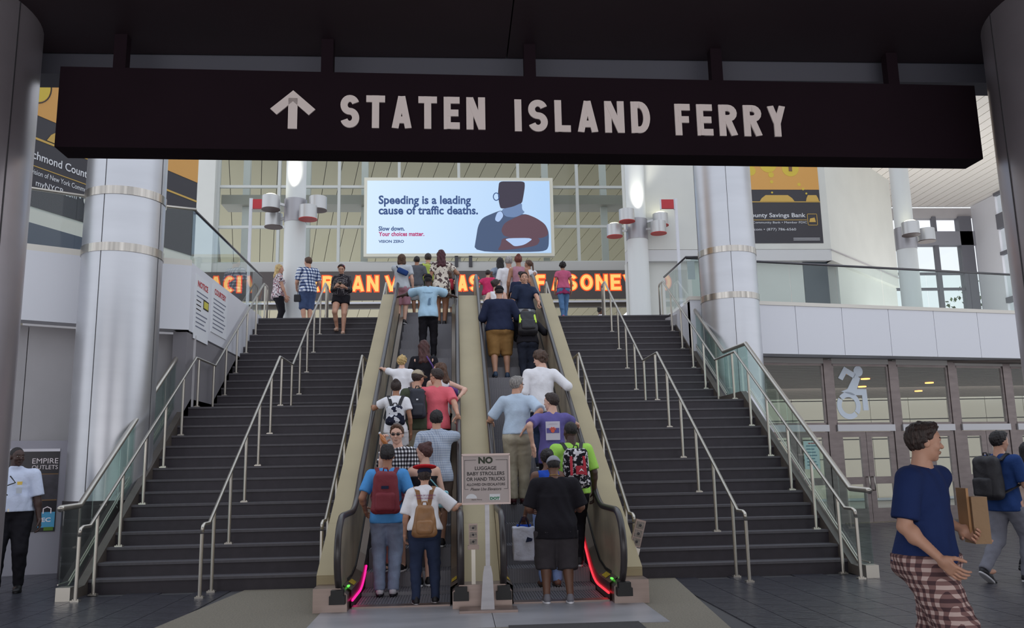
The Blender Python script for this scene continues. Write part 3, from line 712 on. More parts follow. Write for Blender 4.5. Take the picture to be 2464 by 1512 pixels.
# right stair: small parapet wall behind the column
wq = struct('wall_right_side', 'grey parapet wall beside the top of the right staircase')
MB().box(4.95, 5.14, 6.62, 8.8, 0, 4.78).build('parapet', WHITEP, wq)
MB().box(4.95, 5.9, 6.60, 6.80, 2.0, 4.80).build('return_panel', WHITEP, wq)
MB().box(4.94, 5.92, 6.58, 6.84, 4.80, 4.88).build('coping', MATS['coping'], wq)
g4 = thing('glass_railing', 'glass railing at the top of the right staircase beside the column', 'railing')
for a, b in ((6.85, 7.8), (7.82, 8.8)): MB().box(4.99, 5.004, a, b, 4.88, 5.76).build('glass_panel', GLASS, g4)
MB().box(5.0, 5.3, 6.84, 6.854, 4.88, 5.76).build('glass_panel', GLASS, g4)
MB().tube([(5.35, 6.86, 5.8), (4.99, 6.86, 5.8), (4.99, 8.85, 5.8)], .024, 8).build('cap_rail', MATS['dark_rail'], g4, smooth=True)
MB().box(5.03, 5.19, 6.92, 6.93, 5.05+.27, 5.72).build('white_card', WHITEL, g4)

# ---- posters
BL = mat('poster_black', (58, 56, 62), .6); ORG = mat('poster_orange', (216, 160, 84), .6); GOLD = mat('poster_gold', (206, 168, 84), .6); YEL = mat('poster_yellow', (214, 186, 66), .6); BRN = mat('poster_brown', (122, 84, 66), .6)
def poster(org, dr_, W_, zs, S, name, label, content):
    """org: right lower corner; dr_ runs leftwards"""
    pass
pl = thing('bank_poster', 'tall bank advert on the left wall, partly hidden by column and sign', 'poster')
a0 = Vector((-7.398, 3.934, 0)); b0 = Vector((-5.667, 7.64, 0)); dp = (b0-a0).normalized(); nf = Vector((dp.y, -dp.x, 0)); LW = (b0-a0).length
def PL(s, z, o=0): p = a0 + dp*s + nf*o; return Vector((p.x, p.y, z))
def pbox(mb, s0, s1, z0, z1, o): return mb.prism([PL(s0, z0, o), PL(s1, z0, o), PL(s1, z1, o), PL(s0, z1, o)], nf*.006)
pbox(MB(), -2.5, LW, 6.05, 11.5, 0).build('sheet', BL, pl)
pbox(MB(), -2.5, LW, 7.72, 11.5, .006).build('orange_field', ORG, pl)
pbox(MB(), -2.5, LW, 7.27, 7.31, .006).build('gold_line', GOLD, pl)
pbox(MB(), -2.5, LW-2.0, 6.775, 6.79, .006).build('gold_rule', GOLD, pl)
wall = struct('wall_back_left', 'pale wall behind the left poster')
MB().prism([PL(-3, 4.9, -.3), PL(LW+.0, 4.9, -.3), PL(LW+.0, 13, -.3), PL(-3, 13, -.3)], nf*.29).build('poster_wall', WHITEW, wall)
pbox(MB(), -3, LW, 5.75, 6.0, .02).build('wall_trim', MATS['coping'], wall)
pbox(MB(), -3, LW, 4.9, 5.75, .02).build('dark_strip', mat('strip_blue', (70, 78, 96), .3), wall)
text_mb('Richmond County Savings Bank', PL(-.16, 6.86, .012), dp, (0,0,1), 2.45, .20, .012, .002).build('lettering', WHITEL, pl)
text_mb('a division of New York Community Bank  Member FDIC', PL(-.15, 6.60, .012), dp, (0,0,1), 2.35, .125, 0, .002).build('lettering', WHITEL, pl)
text_mb('myNYCB.com \u2022 (877) 786-6560', PL(.10, 6.40, .012), dp, (0,0,1), 1.95, .15, 0, .002).build('lettering', WHITEL, pl)
MB().prism([PL(-.12+.36*math.cos(a), 8.30+.36*math.sin(a), .012) for a in np.linspace(0, 2*PI, 32, endpoint=False)], nf*.004).build('yellow_disc', YEL, pl)
MB().tube([PL(-.12+.38*math.cos(a), 8.30+.38*math.sin(a), .014) for a in np.linspace(0, 2*PI, 32, endpoint=False)], .012, 4, close=True).build('disc_outline', BLACK, pl)
def hull(s0, z0, ln, h, plf, name, P=PL, par=pl):
    pts = [(0, 0), (ln*.06, h*.5), (ln*.18, h), (ln*.82, h), (ln*.94, h*.5), (ln, 0)]
    MB().prism([P(s0+x, z0+z, .012) for x, z in pts], plf*.004).build(name, GOLD, par)
hull(.25, 7.33, 1.3, .26, nf, 'train')
def skyline(P, s0, s1, z0, hts, nvec, par, step=.19):
    s = s0; i = 0
    while s < s1:
        wd = step*(.7+.5*((i*7) % 5)/5); h = hts*(.35+.65*((i*13) % 11)/11)
        MB().prism([P(s, z0, .008), P(min(s+wd, s1), z0, .008), P(min(s+wd, s1), z0+h, .008), P(s+wd*.3, z0+h*1.06, .008), P(s, z0+h, .008)], nvec*.003).build('skyline_tower', BRN, par)
        s += wd+.03; i += 1
skyline(PL, 2.3, LW-.05, 7.72, 1.1, nf, pl)
# right wall with the second poster
wb = struct('wall_back_right', 'tall white wall with the second bank poster')
MB().box(5.0, 11.07, 13.0, 13.4, 7.54, 15).build('wall_face', WHITEW, wb)
MB().box(5.0, 11.07, 13.0, 13.4, 7.2, 7.53).build('wall_band', mat('band_grey', (206, 206, 206), .6), wb)
MB().box(5.0, 10.25, 13.2, 13.5, 4.4, 7.2).build('lower_face', WHITEW, wb); MB().box(10.26, 11.0, 13.2, 13.5, 4.4, 7.2).build('dark_glazing', mat('dark_glazing', (66, 76, 84), .2), wb)
MB().prism([(11.07, 13.0, 7.2), (15.2, 17.0, 7.2), (15.2, 17.0, 15), (11.07, 13.0, 15)], (-.3, .4, 0)).build('wall_side', WHITEW, wb)
MB().prism([(11.05, 12.97, 7.50), (15.2, 16.97, 7.50), (15.2, 16.97, 7.53), (11.05, 12.97, 7.53)], (.02, -.02, 0)).build('wall_joint', GREYW, wb)
MB().prism([(11.5, 13.6, 4.4), (15.2, 17.2, 4.4), (15.2, 17.2, 7.2), (11.5, 13.6, 7.2)], (-.3, .4, 0)).build('lower_side', WHITEW, wb)
p2 = thing('bank_poster', 'bank advert with skyline and yellow train on the right white wall', 'poster')
ff = Vector((0, -1, 0))
def PR(x, z, o=0): return Vector((x, 12.995-o, z))
def rb(x0, x1, z0, z1, o, m, n): MB().prism([PR(x0, z0, o), PR(x1, z0, o), PR(x1, z1, o), PR(x0, z1, o)], ff*.006).build(n, m, p2)
rb(7.2, 10.85, 7.72, 11.6, 0, BL, 'sheet'); rb(7.2, 10.85, 9.36, 11.6, .006, ORG, 'orange_field'); rb(7.2, 10.85, 8.97, 8.995, .006, GOLD, 'gold_line')
hull(9.02, 9.0, 1.05, .19, ff, 'train', PR, p2); hull(10.42, 9.0, .4, .19, ff, 'bus', PR, p2)
text_mb('Richmond County Savings Bank', PR(7.65, 8.47, .012), (1,0,0), (0,0,1), 2.72, .17, .012, -.002).build('lettering', WHITEL, p2)
rb(7.2, 10.4, 8.42, 8.435, .006, GOLD, 'gold_rule')
text_mb('a division of New York Community Bank \u2022 Member FDIC', PR(7.6, 8.30, .012), (1,0,0), (0,0,1), 2.8, .085, 0, -.002).build('lettering', WHITEL, p2)
text_mb('myNYCB.com \u2022 (877) 786-6560', PR(8.2, 8.08, .012), (1,0,0), (0,0,1), 1.85, .10, 0, -.002).build('lettering', WHITEL, p2)
for k in range(2): rb(9.95-.0*k, 10.75, 7.86-.05*k, 7.875-.05*k, .006, WHITEL, 'small_print')
fr = MB()
for a, b, c, d in ((10.42, 10.72, 8.60, 8.615), (10.42, 10.72, 8.26, 8.275), (10.42, 10.435, 8.26, 8.615), (10.705, 10.72, 8.26, 8.615)): fr.prism([PR(a, c, .01), PR(b, c, .01), PR(b, d, .01), PR(a, d, .01)], ff*.004)
fr.prism([PR(10.47, 8.36, .01), PR(10.67, 8.36, .01), PR(10.64, 8.50, .01), PR(10.50, 8.47, .01)], ff*.004); fr.build('logo', GOLD, p2)
skyline(PR, 8.85, 10.82, 9.36, .62, ff, p2, .16)
for cx, cz, r in ((10.02, 10.03, .26), (9.35, 10.15, .26), (9.42, 9.82, .085), (9.42, 9.60, .05), (10.25, 9.52, .05), (10.36, 9.38, .04), (9.41, 9.27, .03), (10.45, 9.24, .03), (8.8, 9.95, .16)):
    MB().prism([PR(cx+r*math.cos(a), cz+r*math.sin(a), .012) for a in np.linspace(0, 2*PI, 24, endpoint=False)], ff*.004).build('yellow_disc', YEL, p2)
MB().box(9.97, 10.07, 12.97, 12.975, 9.93, 10.12).build('phone_icon', BRN, p2)

# ---- rear curtain wall
cw = struct('window_1', 'rear curtain wall of clear panes in pale mullions')
YC = 19.0; vx = [-8.37, -6.24, -4.12, -1.98, .17, 2.32, 4.48, 6.62, 8.76]; tz = [8.62, 9.95, 11.44, 13.6]
for x in vx: MB().box(x-.05, x+.05, YC-.06, YC+.10, 8.55, 14).build('mullion', MULL, cw)
for z in tz:
    for a, b in zip(vx, vx[1:]): MB().box(a+.05, b-.05, YC-.04, YC+.08, z-.045, z+.045).build('transom', MULL, cw)
for a, b in zip(vx, vx[1:]):
    for c, d in zip(tz, tz[1:]): MB().box(a+.05, b-.05, YC+.02, YC+.035, c+.045, d-.045).build('pane', GLASSC, cw)
MB().box(-8.4, 8.8, YC+.5, YC+1.5, 10.95, 11.30).build('inner_slab', mat('inner_slab', (150, 148, 138), .6), cw)
for x in (-7.6, -5.4, -3.3, 3.4, 5.6, 7.9): MB().box(x-.12, x+.12, YC+.8, YC+1.0, 8.3, 14).build('inner_post', MULL, cw)
wq2 = struct('wall_back', 'pale band and piers around the rear windows')
MB().box(-9.4, 9.6, YC-.25, YC+.2, 8.25, 8.58).build('sill_band', mat('sill', (190, 188, 184), .6), wq2)
MB().box(-9.6, -8.42, YC-.3, YC+.2, 4.8, 14).build('pier', WHITEW, wq2)
MB().box(8.82, 9.8, YC-.3, YC+.2, 4.8, 14).build('pier', mat('pier_tan', (190, 182, 160), .6), wq2)
MB().box(-9.4, 9.6, YC-.3, YC-.1, 7.10, 7.16).build('bright_rail', WHITEP, wq2)
MB().box(-9.4, 9.6, YC-.2, YC, 6.95, 7.10).build('door_head', mat('head_brown', (78, 70, 62), .5), wq2)
# slatted ceiling of the hall beyond
sc = struct('ceiling_3', 'slatted pale ceiling sloping away behind the rear windows')
d3 = Vector((-.2155, .9602, -.1768)); d3.normalize()
for k in range(-13, 62):
    p0 = Vector((k*.62-1.0, 20.4, 13.35)); ext = 34/d3.y
    p1 = p0 + d3*ext
    if p1.x < -24 or p0.x > 13.5: continue
    MB().add([p0, p0+Vector((.595, 0, 0)), p1+Vector((.595, 0, 0)), p1, p0+Vector((0, 0, .05)), p0+Vector((.595, 0, .05)), p1+Vector((.595, 0, .05)), p1+Vector((0, 0, .05))],
        [(0,1,2,3), (7,6,5,4), (0,4,5,1), (1,5,6,2), (2,6,7,3), (3,7,4,0)]).build('slat_board', SLATM, sc)
pb_ = Vector((-16, 20.4, 13.5)); 
MB().add([(-22, 20.4, 13.47), (13.5, 20.4, 13.47), (6, 54.4, 7.25), (-30, 54.4, 7.25)], [(0,1,2,3)]).build('backing_sheet', mat('slat_back', (84, 80, 68), .8), sc)

# ---- LED ticker
lt = thing('led_ticker', 'long dark ticker board with glowing orange letters at the back', 'sign', (0, 0, 0))
MB().box(-8.9, 9.2, YC-.35, YC-.12, 7.24, 8.24).build('housing', LEDBG, lt)
for s, a, b in (('ACI', -8.42, -7.38), ('YEAR', -6.05, -4.20), ('AN', -3.58, -2.66), ('W', -2.44, -1.60), ('AS', .10, .83), ('OF', 2.30, 3.18), ('AS', 3.42, 4.31), ('ONE', 4.44, 5.88), ('YEAR', 5.98, 7.86), ('&T', 8.06, 8.68)):
    prop = {'I': .34, 'W': 1.35, 'N': 1.02, 'O': 1.06, 'A': 1.06, 'E': .86, 'F': .84, 'L': .82, '&': 1.1}; ws = [prop.get(c, 1.) for c in s]; gp = .26; u = (b-a)/(sum(ws)+gp*(len(s)-1)); x = a
    for c, w_ in zip(s, ws):
        g_ = stroke_word(c, (x, YC-.351, 7.52), (1,0,0), (0,0,1), w_*u, .56, .128, .004, grow=.036).build('glow_letter', LEDR, lt)
        stroke_word(c, (x, YC-.358, 7.52), (1,0,0), (0,0,1), w_*u, .56, .115, .004).build('letter_core', LEDY, g_); x += (w_+gp)*u


# ---- billboard
bb = thing('billboard', 'large lit screen about speeding hung before the rear windows', 'billboard')
YB = 18.7
MB().box(-3.2, 3.56, YB, YB+.25, 8.78, 11.69).build('frame', mat('cream_frame', (224, 220, 202), .5), bb)
scm = bpy.data.materials.new('screen'); scm.use_nodes = True; nt_ = scm.node_tree; b_ = nt_.nodes['Principled BSDF']
tc = nt_.nodes.new('ShaderNodeTexCoord'); sp = nt_.nodes.new('ShaderNodeSeparateXYZ'); rr = nt_.nodes.new('ShaderNodeValToRGB')
nt_.links.new(tc.outputs['Generated'], sp.inputs[0]); nt_.links.new(sp.outputs['X'], rr.inputs[0])
rr.color_ramp.elements[0].color = (*srgb((206, 228, 250)), 1); rr.color_ramp.elements[1].color = (*srgb((172, 204, 240)), 1)
b_.inputs['Base Color'].default_value = (.02, .02, .02, 1); nt_.links.new(rr.outputs[0], b_.inputs['Emission Color']); b_.inputs['Emission Strength'].default_value = 1.0
MB().box(-3.09, 3.44, YB-.012, YB+.002, 8.89, 11.57).build('screen', scm, bb)
NV = mat('screen_navy', (4, 6, 12), .6, emis=(52, 78, 128), es=1); MG = mat('screen_magenta', (10, 2, 6), .6, emis=(176, 40, 104), es=1)
def bt(s, x0, x1, z0, z1, m, b=.03): text_mb(s, (x0, YB-.016, z0), (1,0,0), (0,0,1), x1-x0, z1-z0, b, -.003).build('screen_text', m, bb)
def PX(x, y):
    d = CF + CR*(x-1232)/2071.787 + CU*(756-y)/2071.787; t = (YB+10.9897)/d.y; return (d.x*t, 1.3953+d.z*t)
for s, x0, x1, y0, y1, m in (('Speeding is a leading', 911, 1133, 498, 471, NV), ('cause of traffic deaths.', 911, 1150, 517, 496, NV), ('Slow down.', 911, 974, 556, 545, NV), ('Your choices matter.', 911, 1021, 569, 558, MG), ('VISION ZERO', 911, 972, 585, 578, NV)):
    a = PX(x0, y0); b = PX(x1, y1); bt(s, a[0], b[0], a[1], b[1], m)
def poly(pts, m, n, o=.018):
    for _ in range(2):
        q = []
        for i in range(len(pts)):
            a, b = pts[i], pts[(i+1) % len(pts)]
            q += [(a[0]*.8+b[0]*.2, max(437, a[1]*.8+b[1]*.2)), (a[0]*.2+b[0]*.8, max(437, a[1]*.2+b[1]*.8))]
        pts = q
    MB().prism([(PX(*p)[0], YB-o, PX(*p)[1]) for p in pts], (0, .002, 0)).build(n, m, bb)
s1 = mat('print_mid', (10, 10, 12), .6, emis=(66, 84, 116), es=1); s2 = mat('print_dark', (6, 6, 8), .6, emis=(56, 50, 66), es=1); s3 = mat('print_brown', (8, 6, 6), .6, emis=(92, 66, 78), es=1); s4 = mat('print_pale', (8, 8, 8), .6, emis=(170, 196, 236), es=1); s5 = mat('print_steel', (8, 8, 8), .6, emis=(104, 128, 168), es=1)
poly([(1201, 437), (1230, 436), (1262, 437), (1263, 450), (1259, 475), (1256, 490), (1235, 498), (1205, 504), (1201, 490), (1198, 470), (1199, 455)], s2, 'figure_head')
poly([(1205, 504), (1235, 498), (1256, 488), (1256, 505), (1264, 512), (1240, 524), (1215, 522)], s5, 'figure_neck', .020)
poly([(1150, 545), (1160, 525), (1190, 512), (1208, 506), (1216, 522), (1262, 514), (1290, 525), (1312, 540), (1321, 560), (1320, 600), (1300, 607), (1140, 607), (1146, 570)], s1, 'figure_torso', .017)
poly([(1215, 535), (1262, 514), (1290, 525), (1312, 540), (1321, 566), (1300, 575), (1215, 572), (1205, 555)], s3, 'figure_shoulder', .019)
poly([(1208, 572), (1290, 571), (1300, 578), (1292, 592), (1240, 600), (1196, 604), (1205, 590)], s3, 'figure_arms', .021)
poly([(1212, 574), (1286, 573), (1262, 590), (1238, 594), (1228, 586)], s4, 'figure_book', .023)
poly([(1196, 512), (1206, 508), (1212, 520), (1200, 536), (1190, 530)], s4, 'figure_collar', .022)
MB().tube([(PX(1194+7*math.cos(a), 474+9*math.sin(a))[0], YB-.022, PX(1194+7*math.cos(a), 474+9*math.sin(a))[1]) for a in np.linspace(0, 2*PI, 14, endpoint=False)], .018, 5, close=True).build('figure_glasses', NV, bb)
MB().box(.0, .12, YB, YB+.2, 8.4, 8.8).build('bracket', DGREY, bb); MB().box(.5, .62, YB, YB+.2, 8.4, 8.8).build('bracket', DGREY, bb)

lnames = ['lit drum lamp with grey underside, left of the left white column', 'unlit grey drum lamp below the lit one, left of the left white column', 'drum lamp with pale upper drum right of the left white column', 'red-bottomed drum lamp right of the left white column',
 'lit red-bottomed drum lamp farthest left of the right white column', 'unlit red-bottomed drum lamp just left of the right white column', 'lit red-bottomed drum lamp right of the right white column', 'lower red-bottomed drum lamp right of the right white column',
 'lit drum lamp on the front of the column by the right balcony', 'unlit drum lamp right of the column by the right balcony']
# ---- white round columns on the upper floor with drum lamps
GLOW = mat('lamp_glow', (240, 240, 200), .4, emis=(255, 250, 205), es=3)
WCOL = mat('white_column', (222, 224, 222), .45)
LAMPM = mat('lamp_metal', (200, 200, 200), .35, .5); LRED = mat('lamp_underside_red', (180, 50, 44), .5); LDK = mat('lamp_underside', (90, 74, 70), .5)
def wcol(cx, cy, r, zc, label, lamps, r2=None):
    t = thing('column', label, 'column', (cx, cy, TOPZ))
    MB().cyl((0, 0), r, 0, zc-TOPZ-.35, 32).build('lower_shaft', WCOL, t, auto=True)
    MB().cyl((0, 0), r*.93, zc-TOPZ+.25, 15-TOPZ, 32).build('upper_shaft', WCOL, t, auto=True)
    MB().cyl((0, 0), r*1.04, zc-TOPZ-.35, zc-TOPZ+.25, 32).build('steel_collar', mat('collar_grey', (170, 168, 172), .4, .6), t, auto=True)
    for (a, dz, red, up) in lamps:
        a = math.radians(a); x = cx + .62*math.cos(a)*r/.27; y = cy + .62*math.sin(a)*r/.27
        lt_ = thing('drum_lamp', lnames.pop(0), 'lamp', (x, y, zc+dz), group='drum lamps on the white columns')
        MB().cyl((0, 0), .22, -.17, .17, 24).build('drum', LAMPM, lt_, auto=True)
        MB().cyl((0, 0), .23, -.185, -.165, 24).build('lower_rim', LRED if red else LDK, lt_, auto=True)
        MB().ell((0, 0, .17), (.17, .17, .07 if up else .03), 16, 8).build('top_lens', GLOW if up else LAMPM, lt_, smooth=True)
        MB().bar((cx-x, cy-y, -dz*.5), (-.2*math.cos(a), -.2*math.sin(a), 0), .06, .06).build('arm', LAMPM, lt_)
        if up or True:
            pass
    return t
wcol(-4.03, 10.4, .27, 7.95, 'white round column with four drum lamps above the left staircase', [(205, .10, False, True), (160, -.22, False, False), (-18, .10, False, False), (-50, -.22, True, False)])
wcol(5.28, 12.9, .30, 8.15, 'white round column with four drum lamps above the right staircase', [(190, -.10, True, True), (235, .22, True, False), (-12, .22, True, True), (-40, -.10, True, False)])
wcol(12.25, 11.0, .26, 7.35, 'white round column by the right balcony', [(255, .08, False, True), (0, .06, False, False)])
def spot(loc, e, r, sp, blend=.6):
    l = bpy.data.lights.new('uplight', 'SPOT'); l.energy = e; l.spot_size = sp; l.spot_blend = blend; l.color = (1, .97, .85); l.shadow_soft_size = r
    o = bpy.data.objects.new('uplight', l); COL.objects.link(o); o.location = loc; o.rotation_euler = (PI, 0, 0)
for x, y, z in ((-4.03, 9.95, 8.3), (5.28, 12.4, 8.45), (12.1, 10.55, 7.6)): spot((x, y, z), 140, .08, 1.3)
al3 = bpy.data.lights.new('canopy_fill', 'AREA'); al3.size = 6; al3.energy = 260; al3o = bpy.data.objects.new('canopy_fill', al3); COL.objects.link(al3o); al3o.location = (16.5, 14, 5.0); al3o.rotation_euler = (PI, 0, 0)  # unseen lamp added below to brighten the canopy boards
# red flag signs on poles
for x, y, lb in ((-5.07, 11.0, 'small red sign on a white pole left of the left white column'), (5.72, 11.0, 'small red sign on a white pole right of the right white column')):
    f = thing('flag_sign', lb, 'sign', (x, y, TOPZ)); s_ = -1 if x < 0 else 1
    MB().box(s_*.18-.03+(-.05 if x < 0 else .05), s_*.18+.04+(-.05 if x < 0 else .05), -.03, .03, 0, 8.44-TOPZ).build('pole', WHITEP, f)
    MB().box(-.17, .17, -.04, .04, 8.16-TOPZ, 8.41-TOPZ).build('red_panel', REDF, f)
    MB().box(-.19, -.17, -.045, .045, 8.14-TOPZ, 8.43-TOPZ).box(.17, .19, -.045, .045, 8.14-TOPZ, 8.43-TOPZ).build('panel_edge', WHITEP, f)
# ---- right-hand glazed corner
w2 = struct('window_2', 'steel framed glazing at the far right corner')
def wb_(x0, x1, y0, y1, z0, z1, n, m): MB().box(x0, x1, y0, y1, z0, z1).build(n, m, w2)
wb_(13, 20, 20, 20.3, 10.55, 10.95, 'head_beam', GREYW); wb_(13, 20, 19.9, 20.2, 9.45, 10.0, 'beam', mat('beam_grey', (136, 136, 144), .5))
for x in (14.2, 16.0, 18.45): wb_(x-.08, x+.08, 19.95, 20.1, 4.8, 10.6, 'mullion', DARKM)
wb_(19.4, 19.9, 19.9, 20.2, 4.8, 10.6, 'corner_post', DARKM)
for z in (5.6, 6.75, 8.35, 7.75): wb_(13, 19.9, 19.97, 20.05, z-.05, z+.05, 'transom', DARKM)
for x0, x1 in ((13, 14.1), (14.3, 15.9), (16.1, 18.35), (18.55, 19.4)): wb_(x0, x1, 20.0, 20.02, 4.8, 9.4, 'pane', GLASSC)
wb_(20.0, 20.3, 18.5, 20, 4.8, 11, 'pier', WHITEP)
for z, h in ((9.95, .28), (11.0, .06), (8.75, .06), (7.0, .1), (6.2, .06)): wb_(19.95, 20.1, 8, 18.5, z-h, z+h, 'side_beam', DARKM)
for y0, y1 in ((8, 11), (11.05, 14), (14.05, 18.4)): wb_(20.02, 20.04, y0, y1, 4.8, 12.6, 'pane', GLASSC)
cc = struct('ceiling_4', 'pale boarded canopy at the upper right')
for k in range(22): MB().box(12.2+k*.36+.012, 12.2+(k+1)*.36-.012, 4.5, 20.2, 11.05, 11.13).build('canopy_board', SLATR, cc)
MB().box(12.2, 20.2, 4.5, 20.2, 11.13, 11.2).build('backing_sheet', DGREY, cc)
# ---- tree outside
def tree(x, y, z, h, lb):
    t = thing('tree', lb, 'tree', (x, y, z))
    MB().tube([(0, 0, 0), (.1, 0, h*.35), (0, .1, h*.7)], [.14, .1, .04], 8).build('trunk', mat('bark', (70, 58, 44), .8), t, smooth=True)
    lf = MB(); rr_ = random.Random(3)
    for k in range(2600):
        a = rr_.uniform(0, 2*PI); u = rr_.uniform(-1, 1); q = rr_.random()**.4
        c = Vector((h*.42*q*math.sqrt(1-u*u)*math.cos(a)*(1+.3*math.sin(3*a)), h*.42*q*math.sqrt(1-u*u)*math.sin(a), h*.68 + h*.32*q*u))
        d = Vector((rr_.uniform(-1,1), rr_.uniform(-1,1), rr_.uniform(-1,1))).normalized()*.13; e = d.cross(Vector((0,.3,1))).normalized()*.07
        lf.add([c-d, c+e, c+d, c-e], [(0,1,2,3)])
    tag(lf.build('foliage', mat('leaf_green', (96, 118, 66), .7, noise=(3, .3)), t), kind='stuff')
tree(25.5, 25.5, 1.0, 8.6, 'green tree outside the far right windows')
# far ground and sky-side buildings outside
tag(MB().box(24, 34, 34, 40, 0, 6.2).build('white_building', mat('far_white', (226, 230, 236), .6)), 'low white building outside beyond the right windows', 'building')

# ---- kiosk with advert behind the guard
kk = thing('advert_kiosk', 'grey freestanding display kiosk behind the guard, showing a shopping advert', 'kiosk', (-6.14, 2.34, 0), math.atan2(.237, .708))
MB().box(-.52, .36, .0, .16, 0, 1.92).build('cabinet', mat('kiosk_grey', (150, 148, 158), .45, .3), kk)
MB().box(-.42, .255, -.012, .0, .60, 1.80).build('screen', mat('kiosk_screen', (30, 26, 34), .3), kk)
MB().box(-.42, .255, -.016, -.012, 1.76, 1.80).build('top_strip', mat('strip_pale', (60, 60, 60), .5, emis=(190, 190, 205), es=.5), kk)
KE = mat('kiosk_white', (60, 60, 60), .5, emis=(190, 182, 192), es=.55)
text_mb('EMPIRE', (-.10, -.018, 1.585), (1,0,0), (0,0,1), .34, .075, 0, -.001).build('lettering', KE, kk)
text_mb('OUTLETS', (-.10, -.018, 1.50), (1,0,0), (0,0,1), .34, .06, 0, -.001).build('lettering', KE, kk)
MB().box(-.42, .255, -.016, -.012, 1.06, 1.43).build('photo_band', mat('photo_band', (62, 58, 66), .5, noise=(6, .4)), kk)
MB().box(-.42, .255, -.017, -.012, 1.425, 1.437).box(-.42, .255, -.017, -.012, 1.045, 1.06).build('gold_edge', mat('kiosk_gold', (130, 96, 56), .5), kk)
MB().box(.03, .245, -.017, -.012, .66, .88).build('bag_icon', mat('bag_blue', (60, 120, 150), .5, emis=(60, 130, 170), es=.25), kk)
MB().tube([(.09+.0, -.02, .86), (.09, -.02, .93), (.14, -.02, .955), (.19, -.02, .93), (.19, -.02, .86)], .008, 6).build('bag_handle', KE, kk)
MB().box(.11, .235, -.0185, -.0165, .615, .665).build('green_icon', mat('bag_green', (90, 130, 40), .5), kk)
text_mb('EC', (.075, -.019, .74), (1,0,0), (0,0,1), .12, .06, .02, -.001).build('lettering', KE, kk)
